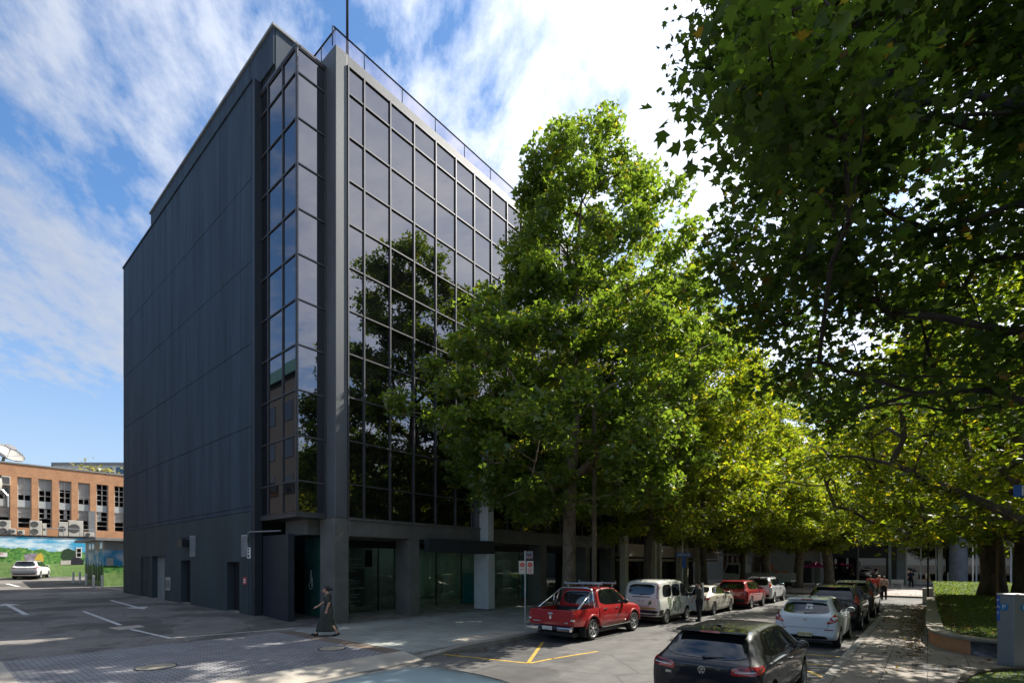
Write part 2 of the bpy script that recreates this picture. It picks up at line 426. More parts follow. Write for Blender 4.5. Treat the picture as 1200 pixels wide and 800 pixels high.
# ------------------------------------------------------------------ ground, road, pavements
sheet('ground', M['ground'], -900, 900, -900, 900, -.06)
sheet('street_asphalt', M['asphalt'], -17.4, 120, -60, 47.2, 0)
yb = MB(); xs = [-17.4, -22, -42.8, -49.4, -64, -80, -120]
for a, b in zip(xs, xs[1:]):
    yb.poly([(a, -60, yz(a)), (a, 70, yz(a)), (b, 70, yz(b)), (b, -60, yz(b))])
struct(yb, 'yard_asphalt', M['yard'])
struct(MB().box(-17.4, -10.66, 8.55, 36, .0, .15), 'footpath', M['greentile'])
struct(MB().box(-17.4, -11.1, 8.0, 8.55, 0, .1495), 'brick_strip', M['brownpaver'])
struct(MB().box(-17.4, -11.1, 1.25, 8.0, 0, .15), 'driveway_pavers', M['paver'])
struct(MB().box(-17.4, -11.1, -30, 1.25, 0, .153), 'footpath_concrete', M['concrete'])
struct(MB().prism([(-11.1, -30, 0), (-10.2, -30, 0), (-10.2, -30, .012), (-11.1, -30, .15)], (0, 38.55, 0)), 'driveway_apron', M['concrete'])
k = MB(); k.prism([(-10.65, 10.2, 0), (-10.42, 10.2, 0), (-10.42, 10.2, .15), (-10.65, 10.2, .15)], (0, 25.8, 0))
k.add([(-10.65, 8.55, 0), (-10.42, 8.55, 0), (-10.42, 10.2, 0), (-10.65, 10.2, 0), (-10.65, 8.55, .07), (-10.42, 8.55, .02), (-10.42, 10.2, .15), (-10.65, 10.2, .15)],
      [(0,3,2,1),(4,5,6,7),(0,1,5,4),(1,2,6,5),(2,3,7,6),(3,0,4,7)])
struct(k, 'kerb', M['kerb'], bevel=.02)
pad = [onz(x, y, .156) for x, y in ((528, 750), (579, 739.5), (618, 739), (639, 744), (600, 751), (556, 758))]
for p in pad: p.x = min(p.x, -10.66)
struct(MB().poly(pad), 'kerb_ramp', M['concrete'])
struct(MB().box(-22.0, -17.4, 8.75, 34, .02, .158), 'lobby_paving', M['greypave'])
struct(MB().box(-1.55, 30, -30, 36, -.02, .15), 'footpath_slabs', M['slab'])
struct(MB().prism([(-1.75, -30, 0), (-1.55, -30, 0), (-1.55, -30, .154), (-1.72, -30, .154)], (0, 66, 0)), 'kerb_right', M['kerb'], bevel=.02)
sheet('plaza', M['plaza'], -120, 120, 47.35, 140, .13)
struct(MB().box(-120, 120, 47.2, 47.35, 0, .14), 'plaza_kerb', M['kerb'])
gt = [onz(x, y, .156) for x, y in ((1069, 777), (1121, 779), (1126, 787), (1068, 786))]
struct(MB().poly(gt), 'tactile_paving', M['tactile'])
# road markings
mk = MB()
def line(px, m=mk, w=.1, z=.005, closed=False, surf=None):
    P = [(surf(*p) if surf else onz(p[0], p[1], z)) for p in px]
    for a, b in zip(P, P[1:]):
        d = (b-a); d.z = 0; d.normalize(); n = Vector((-d.y, d.x, 0))*w/2
        q = [a-n-d*w*.3, b-n+d*w*.3, b+n+d*w*.3, a+n-d*w*.3]
        for v in q: v.z += .006 if surf else 0
        m.poly(q)
line([(500, 764), (620, 776.5), (648, 771), (700, 762.6)], z=.004)
line([(619, 776), (636, 752)], z=.0045)
line([(944, 777), (985, 780)], z=.004); line([(944, 766), (986, 769)], z=.004)
line([(948, 786), (970, 795)], z=.0045)
struct(mk, 'yellow_parking_lines', M['yellow'], fix=False)
wm = MB()
line([(98, 716), (141, 732)], wm, .14, surf=ony_ard)
line([(154, 737), (197.5, 747)], wm, .12, surf=ony_ard)
line([(197.5, 747.5), (344, 736)], wm, .12, surf=ony_ard)
line([(123, 688.5), (144, 691)], wm, .12, surf=ony_ard)
line([(8, 683.5), (22, 687)], wm, .25, surf=ony_ard)
def arrow(tail, head, wh):
    a, b = ony_ard(*tail), ony_ard(*head); d = b-a; d.z = 0; ln = d.length; d.normalize(); n = Vector((-d.y, d.x, 0))
    h = b-d*min(1.5, ln*.42)
    pts = [a-n*.09, h-n*.09, h-n*wh, b, h+n*wh, h+n*.09, a+n*.09]
    P = []
    for p in pts: P.append(Vector((p.x, p.y, yz(p.x)+.007)))
    wm.poly(P[:2]+P[5:]); wm.poly(P[2:5])
arrow((31, 720), (6, 707), .5); arrow((130, 703), (169, 713.5), .5)
struct(wm, 'white_road_markings', M['white'], fix=False)
# patches and a broken slab by the line
struct(MB().poly([ony_ard(x, y)+Vector((0, 0, .004)) for x, y in ((126, 735), (163, 732), (170, 734), (140, 738))]), 'concrete_patch', M['concrete'])

def manhole(px, py, r, lab):
    p = onz(px, py, .15); m = MB()
    m.lathe([(r, 0), (r, .010), (r-.03, .012), (r-.03, .006)], 32, p)
    o = m.build('manhole_cover', [M['darkmetal']], origin=p)
    t = MB(); t.lathe([(r-.035, 0), (r-.035, .011), (0.001, .012)], 32, p)
    for a in range(3): 
        t.cbox((p.x, p.y, p.z+.012), (r*1.7 if a == 0 else .03), (.03 if a == 0 else r*1.7*(a == 1)+.03), .004)
    t.build('lid', M['bronze'], parent=o)
    tag(o, lab, 'manhole cover')
manhole(183, 781, .42, 'round concrete filled manhole cover in the dark driveway pavers, nearer the bottom left corner')
manhole(389, 759.5, .38, 'round manhole cover in the pavers just beside the walking woman in the dark dress')

# ------------------------------------------------------------------ the dark office block
FX = -17.85   # street facade plane
B = thing('office_building', 'tall dark grey office block with mirrored glass street front and blank panelled side wall', 'office building', (-22, 11, .15))
def part(mb, name, m, **kw): return mb.build(name, m, parent=B, **kw)
YS = 9.0
core = MB(); core.box(-42.75, -22.05, YS+.05, 33.2, 4.7, 22.9); core.box(-42.75, -22.05, YS+.45, 10.85, .2, 4.7); core.box(-42.75, -24.7, 10.85, 33.2, .2, 4.7); core.box(-24.7, -22.05, 10.85, 33.2, 3.72, 4.7); core.box(-22.05, -18.3, 10.95, 33.2, 3.72, 22.62)
core.box(-42.8, -24.6, 11.5, 33.2, .05, 3.7)
part(core, 'structural_core', M['groove'])
# panelled side wall: 18 panels a storey, real gaps between them
pw = MB(); xs = [-22.0-i*(20.8/18) for i in range(19)]
lv = [4.98, 8.4, 11.9, 15.4, 18.9, 23.0]
rnd = random.Random(3)
for z0, z1 in zip(lv, lv[1:]):
    for a, b in zip(xs, xs[1:]):
        d = rnd.uniform(0, .006)
        pw.box(b+.007, a-.007, YS+d, YS+.06, z0+.014, z1-.014)
pw.box(-42.79, -22.01, YS+.004, YS+.06, 4.785, 4.97)
part(pw, 'side_wall_panels', M['wall'])
part(MB().box(-42.86, -21.98, YS-.05, YS+.3, 23.0, 23.1), 'wall_coping', M['wall'])
part(MB().box(-22.03, -21.72, YS+.012, YS+.32, .2, 22.98), 'wall_end_return', M['navy'])
# ground floor of the side wall, with real openings
ops = [(165, 176, 652, 694), (178, 193, 651, 698), (212, 223, 656, 706), (266, 280.5, 658, 717.5)]
gx = []
for a, b, t, bt in ops:
    p0, p1 = ony(a, bt, YS), ony(b, t, YS)
    gx.append((p0.x, p1.x, p1.z))
gw = MB(); cur = -42.8
for x0, x1, zt in gx:
    gw.box(cur, x0, YS, YS+.4, .1, 4.76); gw.box(x0, x1, YS, YS+.4, zt, 4.76); cur = x1
gw.box(cur, -22.0, YS, YS+.4, .1, 4.76)
part(gw, 'ground_floor_wall', M['wallground'])
kinds = ['louvred_door', 'roller_shutter', 'door', 'door']
for i, (x0, x1, zt) in enumerate(gx):
    dm = MB(); zb = yz(x0)-.02
    dep = (.06, .28, .3, .3)[i]
    if i < 2:
        n = 26 if i == 0 else 20
        for k in range(n):
            z = zb+(zt-zb)*k/n; hh = (zt-zb)/n
            dm.box(x0, x1, YS+dep, YS+dep+.05, z+.008, z+hh*.75)
            dm.box(x0, x1, YS+dep+.02, YS+dep+.06, z+hh*.75, z+hh)
        if i == 0:
            xm = (x0+x1)/2
            for xx in (x0+.03, xm, x1-.03): dm.box(xx-.04, xx+.04, YS+dep-.02, YS+dep+.04, zb, zt)
            dm.box(x0, x1, YS+dep-.021, YS+dep+.04, (zb+zt)/2-.06, (zb+zt)/2+.06)
    else:
        dm.box(x0, x1, YS+dep, YS+dep+.05, zb, zt)
    d = part(dm, kinds[i], M['greywall'] if i == 1 else M['wallground'] if i == 0 else M['darkvoid'])
    if i >= 2:
        h = MB(); hx = x1-.35 if i == 3 else x1-.18
        h.box(hx-.04, hx+.04, YS+dep-.012, YS+dep, zb+.95, zb+1.2); h.tube([(hx, YS+dep-.05, zb+1.12), (hx+.14, YS+dep-.05, zb+1.12)], .012)
        h.tube([(hx, YS+dep, zb+1.12), (hx, YS+dep-.05, zb+1.12)], .012)
        h.build('handle', M['steel'], parent=d)
        part(MB().box(x0, x1, YS+.02, YS+.5, zb-.02, zb+.05), 'doorstep', M['kerb'])
# vent louvres and wall fittings
def louvre(px0, px1, py0, py1, name='vent_louvre', out=.06):
    a, b = ony(px0, py1, YS), ony(px1, py0, YS); m = MB()
    m.box(a.x, b.x, YS-.012, YS-.002, a.z, b.z, 1)
    n = 12
    for k in range(n):
        z = a.z+(b.z-a.z)*k/n
        m.prism([(a.x, YS-out, z), (a.x, YS-.01, z+(b.z-a.z)/n*.8), (a.x, YS-.01, z+(b.z-a.z)/n*.8+.02), (a.x, YS-out, z+.02)], (b.x-a.x, 0, 0))
    m.box(a.x-.03, a.x, YS-out, YS-.002, a.z, b.z); m.box(b.x, b.x+.03, YS-out, YS-.002, a.z, b.z)
    return part(m, name, [M['greywall'], M['groove']])
louvre(224, 229, 627, 652); louvre(284.5, 290.5, 626, 652)
a = ony(220, 634, YS); m = MB()
m.box(a.x-.35, a.x+.25, YS-.34, YS-.05, a.z-.3, a.z+.1)
m.tube([(a.x-.3, YS-.01, a.z+.25), (a.x-.3, YS-.3, a.z+.1)], .02); m.tube([(a.x+.2, YS-.01, a.z+.25), (a.x+.2, YS-.3, a.z+.1)], .02)
tag(m.build('wall_fan', M['darkmetal'], origin=(a.x, YS-.05, a.z), bevel=.02), 'small black fan unit on brackets beside the upper louvre of the dark side wall', 'wall fan')
a, b = ony(195, 691, YS), ony(200.5, 676, YS)
pn = MB().box(a.x, b.x, YS-.05, YS-.002, a.z, b.z).build('meter_box', M['steel'], origin=(a.x, YS-.002, a.z), bevel=.008)
MB().box(a.x+.04, b.x-.04, YS-.056, YS-.05, a.z+.15, b.z-.15).build('cover', M['greysign'], parent=pn)
tag(pn, 'grey metal meter box low on the dark wall right of the roller shutter', 'meter box')
def wall_sign(px0, px1, py0, py1, m, lab, lines, im):
    a, b = ony(px0, py1, YS), ony(px1, py0, YS)
    o = MB().box(a.x, b.x, YS-.03, YS-.004, a.z, b.z).build('wall_sign', m, origin=(a.x, YS-.004, a.z))
    g = MB()
    for (u0, u1, v0, v1) in lines:
        g.box(a.x+(b.x-a.x)*u0, a.x+(b.x-a.x)*u1, YS-.034, YS-.03, a.z+(b.z-a.z)*v0, a.z+(b.z-a.z)*v1)
    g.build('lettering', im, parent=o); tag(o, lab, 'sign')
wall_sign(290.2, 294, 641, 654, M['whitepaint'], 'tall white wall sign with small dark figures by the edge of the side wall', [(.3, .7, .75, .9), (.3, .7, .5, .65), (.3, .7, .12, .35)], M['ink'])
wall_sign(285.5, 289.5, 676, 684, M['redsign'], 'small red fire notice with white lettering on the narrow door', [(.2, .8, .55, .75), (.2, .8, .2, .42)], M['whitepaint'])
a, b = ony(283.5, 718, YS), ony(292, 659, YS)
part(MB().box(a.x, b.x, YS-.02, YS-.003, a.z, b.z), 'narrow_door', M['wallground'])
a = ony(144.5, 660, YS)
o = MB().cbox((-42.9, YS+.15, a.z+.1), .12, .3, .55).build('wall_sign', M['whitepaint'], origin=(-42.9, YS+.15, a.z-.2), bevel=.01)
tag(o, 'small white box sign on the far corner of the dark side wall', 'sign')
MB().box(-42.965, -42.96, YS+.05, YS+.25, a.z, a.z+.12).build('lettering', M['ink'], parent=o)
# penthouse
ph_ = MB(); ph_.box(-37.35, -20.55, YS+.32, 24, 22.5, 24.5)
part(ph_, 'penthouse_core', M['groove'])
pp = MB()
for i in range(15):
    a = -37.4+i*(16.9/15); pp.box(a+.01, a+16.9/15-.01, YS+.25, YS+.32, 23.0, 24.5)
for i in range(10):
    a = YS+.33+i*1.4; pp.box(-20.55, -20.49, a+.01, a+1.39, 22.5, 24.5)
part(pp, 'penthouse_wall', M['wall'])
part(MB().box(-37.5, -20.42, YS+.18, 24.1, 24.5, 24.6), 'penthouse_roof', M['greywall'])
# corner column and parapet
part(MB().box(-19.2, FX-.05, 10.5, 11.02, 4.37, 23.05), 'corner_column', M['fin'], bevel=.02)
part(MB().box(-19.0, FX-.051, 10.45, 11.08, .15, 4.36), 'corner_pier', M['beam'], bevel=.012)
part(MB().box(-18.6, FX-.06, 11.02, 33.3, 22.62, 23.05), 'parapet', M['fin'], bevel=.02)
part(MB().box(-23, -18.6, 10.6, 33.3, 22.65, 22.9), 'roof_slab', M['greywall'])
# curtain wall
zr = [4.40, 5.76, 7.51, 9.26, 11.01, 12.76, 14.51, 16.26, 18.01, 19.76, 21.51, 22.6]
ym = [11.05]+[11.79+1.3*i for i in range(17)]; ym = [y for y in ym if y < 33]+[33.1]
mu = MB()
for y in ym:
    mu.box(FX-.13, FX, y-.026, y+.026, 4.38, 22.62)
for z in zr:
    mu.box(FX-.12, FX-.012, ym[0], ym[-1], z-.026, z+.026)
part(mu, 'mullion_grid', M['mullion'])
rnd = random.Random(5); rest = MB(); npan = 0
for i, (y0, y1) in enumerate(zip(ym, ym[1:])):
    for z0, z1 in zip(zr, zr[1:]):
        a, b = rnd.uniform(-.0028, .0028), rnd.uniform(-.0028, .0028)
        m = MB(); vs = []
        for (y, z) in ((y0, z0), (y1, z0), (y1, z1), (y0, z1)):
            vs.append((FX-.08+a*(y-(y0+y1)/2)+b*(z-(z0+z1)/2), y, z))
        m.prism(vs, (-.02, 0, 0))
        if i < 9: m.build('window_pane', M['mirror'], parent=B); npan += 1
        else: rest.add(m.v, m.f)
tag(part(rest, 'window_glazing', M['mirror']), kind='stuff')
# glazed corner bay
bx0, bx1, by0, by1 = -21.97, -18.6, 9.27, 10.5
bz = [4.55]+zr[1:-1]+[22.45]
bg_ = MB()
for z in bz:
    bg_.box(bx0, bx1+.012, by0-.012, by0+.05, z-.026, z+.026); bg_.box(bx1-.05, bx1+.011, by0+.05, by1, z-.026, z+.026)
for x in (bx0+.03, -21.05, -19.75, bx1-.035): bg_.box(x-.026, x+.026, by0-.02, by0+.06, bz[0], bz[-1]+.03)
for y in (by0+.035, by1-.03): bg_.box(bx1-.06, bx1+.021, y-.03, y+.03, bz[0], bz[-1]+.03)
part(bg_, 'bay_frame', M['mullion'])
cols = [(bx0+.06, -21.085), (-21.015, -19.785), (-19.715, bx1-.07)]
for ci, (x0, x1) in enumerate(cols):
    for z0, z1 in zip(bz, bz[1:]):
        t = rnd.uniform(-.002, .002)
        MB().prism([(x0, by0+.03+t, z0), (x1, by0+.03-t, z0), (x1, by0+.03-t, z1), (x0, by0+.03+t, z1)], (0, .02, 0)).build('bay_pane', M['mirror'], parent=B)
for z0, z1 in zip(bz, bz[1:]):
    MB().box(bx1-.05, bx1-.03, by0+.065, by1-.06, z0, z1).build('bay_pane', M['mirror'], parent=B)
part(MB().box(bx0, bx1-.07, by0+.07, 10.89, 4.52, 22.48), 'bay_backing', M['darkvoid'])
for z0, z1 in ((4.36, 4.51), (22.49, 22.58)): part(MB().box(bx0-.0, bx1+.03, by0-.03, by1-.02, z0, z1), 'bay_edge_trim', M['mullion'])
part(MB().box(bx0+.9, -19.21, by0+.75, 10.9, 3.73, 4.355), 'bay_soffit_beam', M['beam'])
M['matt'] = mat('matt_grey_metal', (.05, .05, .052), .9, spec=.05)
# roof balustrade
gy = [10.45]+[11.9+1.95*i for i in range(12)]
br = MB()
for y in gy: br.tube([(FX-.2, y, 23.05), (FX-.2, y, 23.82)], .022, 6)
for x in (-19.2, -20.3): br.tube([(x, 10.62, 22.9), (x, 10.62, 23.82)], .022, 6)
br.tube([(FX-.2, 10.5, 23.84), (FX-.2, 33.3, 23.84)], .032, 6); br.tube([(FX-.2, 10.6, 23.84), (-20.5, 10.6, 23.84)], .032, 6)
part(br, 'roof_railing', M['matt'], smooth=True)
gl = MB()
for a, b in zip(gy, gy[1:]): gl.box(FX-.206, FX-.194, a+.05, b-.05, 23.1, 23.78)
for a, b in ((-20.4, -19.23), (-19.17, -18.1)): gl.box(a, b, 10.614, 10.626, 23.1, 23.78)
part(gl, 'balustrade_glass', glass_thin('balustrade', (.90, .87, .90), .1))
p = onx(407, 30, -18.7)
fp = MB(); fp.tube([(p.x, p.y, 22.9), (p.x, p.y, 27.5), (p.x, p.y, 31)], [.06, .05, .035], 8)
part(fp, 'roof_mast', M['matt'], smooth=True)
# ground floor: beam, columns, fascia, lobby
part(MB().box(-19.0, FX-.02, 11.08, 33.3, 3.66, 4.34).box(-19.0, FX+.05, 11.03, 33.32, 4.32, 4.38), 'street_beam', M['beam'], bevel=.01)
for y in (14.1, 24.0, 29.1, 32.7):
    c = MB().box(-18.85, FX-.025, y, y+.6, .15, 3.66); c.box(-18.86, FX-.015, y-.01, y+.61, .15, .21)
    part(c, 'column', M['beam'], bevel=.012)
sc = MB()
sc.box(-18.3, -17.28, 18.7, 18.93, .2, 3.05); sc.box(-18.3, -17.28, 18.95, 19.2, .2, 3.05); sc.box(-18.28, -17.30, 18.72, 19.18, .8, 3.0)
sc.box(-18.1, -17.32, 18.72, 19.15, 3.72, 8.5)
part(sc, 'silver_pilaster', M['silverclad'], bevel=.006)
part(MB().box(-18.26, -17.32, 18.74, 19.16, .15, .2).box(-18.2, -17.4, 18.75, 19.12, 3.0, 3.8), 'pilaster_plinth', M['darkmetal'])
fs = part(MB().box(-17.6, -17.3, 14.75, 19.2, 3.06, 3.70), 'entry_fascia', M['navy'], bevel=.01)
part(MB().box(-22, -18.9, 11, 33.2, 3.62, 3.70), 'arcade_ceiling', M['beam'])
# shopfront behind the arcade
gx_ = -20.4
for a, b in ((11.0, 12.6), (12.65, 14.2), (14.25, 16.0), (16.05, 17.9), (17.95, 19.8), (19.85, 22.3), (22.35, 25.0), (25.05, 28), (28.05, 31)):
    part(MB().box(gx_-.01, gx_+.01, a, b, .2, 3.3), 'shop_window', M['lobbyglass'])
sf = MB(); 
for y in (12.62, 14.22, 16.02, 17.92, 19.82, 22.32, 25.02, 28.02, 31.02): sf.box(gx_-.04, gx_+.03, y-.025, y+.025, .16, 3.32)
sf.box(gx_-.05, gx_+.04, 10.9, 31.1, 3.3, 3.62); sf.box(gx_-.05, gx_+.05, 10.9, 31.1, .16, .22)
part(sf, 'shopfront_frame', M['darkmetal'])
for y0, y1, z1 in ((11.03, 11.75, 1.45), (25.2, 27.8, 3.1), (19.9, 20.9, 2.0)): part(MB().box(gx_+.012, gx_+.02, y0, y1, .25, z1), 'teal_window_film', M['teal'])
it = MB()
rnd = random.Random(11)
rows = [(2.75, .03, 1.3), (2.5, .02, 1.3), (2.35, .02, 1.2), (2.2, .02, .5), (1.72, .02, .9), (1.62, .02, .8), (1.38, .05, 1.5), (1.1, .03, 1.0), (.98, .03, .6), (.78, .035, .8), (.6, .035, .6)]
for z, h, w in rows:
    y = 12.0+.7-w/2
    while y < 12.7+w/2:
        l = rnd.uniform(.04, .13); it.box(gx_+.022, gx_+.026, y, y+l, z, z+h); y += l+.025
part(it, 'window_lettering', M['greywall'])
dk = MB().box(gx_+.013, gx_+.02, 12.25, 13.3, 1.85, 2.15)
part(dk, 'window_poster', M['navy'])
part(MB().box(-20.84, -20.8, 13.75, 14.15, 2.4, 3.2), 'interior_panel', M['navy'])
part(MB().box(-20.84, -20.8, 13.2, 13.7, .5, 2.3), 'interior_panel', M['greysign'])
part(MB().box(-20.84, -20.8, 16.2, 16.7, .3, 2.2), 'interior_panel', M['greywall'])
part(MB().box(-24.59, -24.5, 11, 33, .16, 3.6), 'interior_wall', mat('shop_wall', (.30, .36, .32), .7, var=.2)); part(MB().box(-24.5, -20.46, 11, 33, .15, .165), 'shop_floor', M['greypave']); part(MB().box(-24.5, -20.46, 11, 33, 3.6, 3.64), 'shop_ceiling', M['greywall'])
part(MB().box(-24.4, -20.5, 10.96, 11.0, .17, 3.6), 'interior_wall', M['greywall']); part(MB().box(-24.4, -20.5, 15.2, 15.3, .17, 3.6), 'interior_wall', M['greensign'] if 'greensign' in M else M['greysign'])
lampm = emit('lamp_tube', (.85, 1, .93), 7.0)
for y in (13.4, 17.2, 21.0, 26.5): part(MB().box(-22.2, -20.9, y, y+.12, 3.53, 3.58), 'ceiling_lamp_and_fill', lampm)  # one lit tube is real, the others are added to brighten the shop
for y, w, h in ((12.0, .9, 1.1), (16.6, 1.2, .95), (20.6, .7, 1.9), (23.5, 1.6, 1.0), (26.2, .8, 2.1)): part(MB().box(-23.4, -22.8, y, y+w, .17, h), 'counter', M['timber'] if h < 1 else M['greywall'], bevel=.02)
# black sheet painting the shade in the lobby opening, green glass screen with a white figure
part(MB().box(-21.72, -19.45, 9.35, 9.6, .16, 3.72), 'lobby_wall', M['navy'])
part(MB().box(-22.4, -21.12, 10.86, 10.9, .16, 3.72), 'lobby_opening_dark', M['darkvoid'])
part(MB().box(-21.1, -19.0, 10.9, 10.95, .16, 3.7), 'green_glass_screen', mat('green_glass', (.035, .11, .09), .06, var=.2, fine=0))
a = ony(364, 676, 10.86); m = MB()
m.ball((a.x, 10.88, a.z+.25), .07, .006, .07, 10); m.box(a.x-.07, a.x+.05, 10.875, 10.885, a.z-.2, a.z+.17); m.box(a.x+.03, a.x+.13, 10.876, 10.886, a.z-.4, a.z)
m.lathe([(.17, -.004), (.17, .004), (.13, .004), (.13, -.004), (.17, -.004)], 20, (a.x-.02, 10.88, a.z-.35), 'y', cap=False)
part(m, 'white_figure_decal', M['whitepaint'])
a0, a1 = ony(293, 623.5, YS-.05), ony(335, 625, 9.3)
m = MB(); m.tube([(a0.x-.3, YS-.06, a0.z-.35), (a0.x-.1, YS-.06, a0.z), (-22, YS-.06, a0.z+.02), (-19.95, YS-.06+.35, a0.z)], .03)
part(m, 'drain_pipe', M['steel'])
# ------------------------------------------------------------------ brick building, mural wall and yard
M['brick'] = brick_mat('orange_brick', (.52, .215, .085), (.60, .28, .12), (.42, .34, .25), .24, .086, .012, axes='yz', var=.2, vs=1.2)
XB, XM = -67.0, -64.0
bb = thing('brick_building', 'long orange brick building with two rows of windows above the painted wall', 'brick building', (XB, 10, 1.5))
bays = [(-18, -8), (0-2, 12), (20.3, 37), (45, 61), (69, 83.7), (91.5, 105.6), (113, 127), (134, 146), (155, 168), (176, 188)]
zt = onx(30, 559, XB).z; zs1 = onx(30, 586, XB).z; zs0 = onx(30, 594, XB).z; zl = onx(30, 618, XB).z; ztop = onx(30, 544.5, XB).z
bw = MB(); yy = []
for a, b in bays: yy.append((onx(a, 600, XB).y, onx(b, 600, XB).y))
cur = -14
for a, b in yy: bw.box(XB-.4, XB, cur, a, 1, zt); bw.box(XB-.4, XB, a, b, 1, zl); cur = b
bw.box(XB-.4, XB, cur, 40, 1, zt); bw.box(XB-.4, XB, -14, 40, zt, ztop)
bw.build('brick_wall', M['brick'], parent=bb)
MB().box(XB-14, XB-.4, -14, 40, 1, ztop-.3).build('building_core', M['darkvoid'], parent=bb)
MB().box(XB-.45, XB+.06, -14, 40, ztop, ztop+.12).build('parapet_capping', M['greywall'], parent=bb)
rnd = random.Random(2)
M['blind'] = mat('window_blind', (.42, .45, .45), .7, var=.15, vscale=1); M['winfr'] = mat('window_frame', (.5, .48, .42), .6)
for a, b in yy:
    for r, (z0, z1) in enumerate(((zl, zs0), (zs1, zt))):
        w = MB().box(XB-.3, XB-.28, a, b, z0, z1).build('window', M['darkglass'], parent=bb)
        fr = MB()
        for z in [z0+(z1-z0)*k/4 for k in range(5)]: fr.box(XB-.27, XB-.22, a, b, z-.03, z+.03)
        for y in (a+.04, b-.04) + ((a+(b-a)/2,) if r == 1 else ()): fr.box(XB-.275, XB-.215, y-.04, y+.04, z0, z1)
        fr.build('frame', M['winfr'], parent=w)
        if rnd.random() < .75:
            f = rnd.uniform(.35, .75)
            bl = MB().box(XB-.279, XB-.276, a+.05+(rnd.random() < .3)*.6, b-.05-(rnd.random() < .3)*.5, z0+(z1-z0)*(1-f) if r else z0+(z1-z0)*.5, z1); bl.build('blind', M['blind'], parent=w)
    MB().box(XB-.3, XB-.14, a, b, zs0, zs1).build('spandrel_panel', M['blind'], parent=bb)
# mural wall: a single storey annexe with a landscape painted on it
def mural_mat(name, skyz, treez, lawnz, ax):
    m, nt, out = new_mat(name); v = coords(nt)
    sep = N(nt, 'ShaderNodeSeparateXYZ'); L(nt, v, sep.inputs[0]); z = sep.outputs['Z']
    nb = noise(nt, v, .55, 4); ns = noise(nt, v, 3.5, 5); nc = noise(nt, coords(nt, (1, .5, 1.3)), .9, 5)
    skyc = ramp(nt, nc, [(.42, (.04, .36, .60)), (.6, (.66, .78, .82))])
    tree = ramp(nt, ns, [(.3, (.015, .07, .012)), (.5, (.07, .24, .04)), (.72, (.30, .44, .10))])
    lawn = ramp(nt, ns, [(.3, (.10, .22, .06)), (.65, (.24, .36, .11))])
    def above(base, amp):
        a = N(nt, 'ShaderNodeMath', operation='MULTIPLY_ADD'); L(nt, nb, a.inputs[0]); a.inputs[1].default_value = amp; L(nt, z, a.inputs[2])
        b = N(nt, 'ShaderNodeMath', operation='GREATER_THAN'); L(nt, a.outputs[0], b.inputs[0]); b.inputs[1].default_value = base; return b.outputs[0]
    c = mix(nt, above(treez, 1.6), tree, skyc); c = mix(nt, above(lawnz, .8), lawn, c)
    principled(nt, out, Base_Color=c, Roughness=.7); return m
zm = onx(50, 629, XM).z
mw = thing('mural_wall', 'long low wall painted with a green park landscape and blue sky under the brick building', 'painted wall', (XM, 5, 1.3))
MB().box(XM-3.2, XM, -14, onx(101, 640, XM).y+1.5, 1.0, zm).build('painted_wall', mural_mat('mural', 3.4, 3.3, 1.75, 'y'), parent=mw)
MB().box(XM-3.2, XM+.05, -14, 14, zm, zm+.12).build('roof_edge', M['darkmetal'], parent=mw)
def mpatch(name, pts, m, off=.012):
    P = [onx(x, y, XM) for x, y in pts]
    for p in P: p.x = XM+off
    return MB().prism(P, (-.01, 0, 0)).build(name, m, parent=mw)
mpatch('painted_car', [(80, 655.5), (83, 655), (86, 653), (93, 653), (96, 655), (98, 656), (98, 661), (80, 661.5)], M['ink'])
mpatch('painted_house', [(71, 656.5), (83, 656), (83, 661), (71, 661.5)], M['cream'], .014)
mpatch('painted_bush', [(71, 652), (74, 644), (80, 642), (87, 645), (91, 653), (88, 656), (74, 656)], mat('mural_dark_green', (.02, .05, .02), .7, vscale=3, var=.5), .01)
mpatch('painted_bush', [(40, 656), (43, 650), (48, 647), (51, 652), (51, 658)], mat('mural_yellow', (.55, .38, .05), .7, vscale=3, var=.4), .01)
mpatch('painted_path', [(28, 650), (34, 648), (44, 648), (46, 655), (40, 659), (30, 657)], mat('mural_path', (.25, .22, .26), .7, vscale=3, var=.4), .009)
w = mpatch('window', [(89, 641), (96, 641), (96, 653), (89, 653)], M['whitepaint'], .03)
mpatch('pane', [(90.3, 642.5), (94.8, 642.5), (94.8, 646.6), (90.3, 646.6)], M['darkglass'], .045).parent = w
mpatch('pane', [(90.3, 647.6), (94.8, 647.6), (94.8, 651.8), (90.3, 651.8)], M['darkglass'], .045).parent = w
for o in w.children: o.matrix_parent_inverse = Matrix.Identity(4)
a, b = onx(0, 652, XM), onx(8.5, 647, XM)
s_ = MB().box(XM+.03, XM+.06, a.y, b.y, a.z, b.z).build('wall_sign', M['whitepaint'], origin=(XM+.03, a.y, a.z))
MB().box(XM+.061, XM+.064, a.y+.2, b.y-.6, a.z+.25, a.z+.33).build('lettering', M['redsign'], parent=s_)
tag(s_, 'white parking notice fixed to the painted wall at the left edge', 'sign')
for o in list(mw.children):
    pass
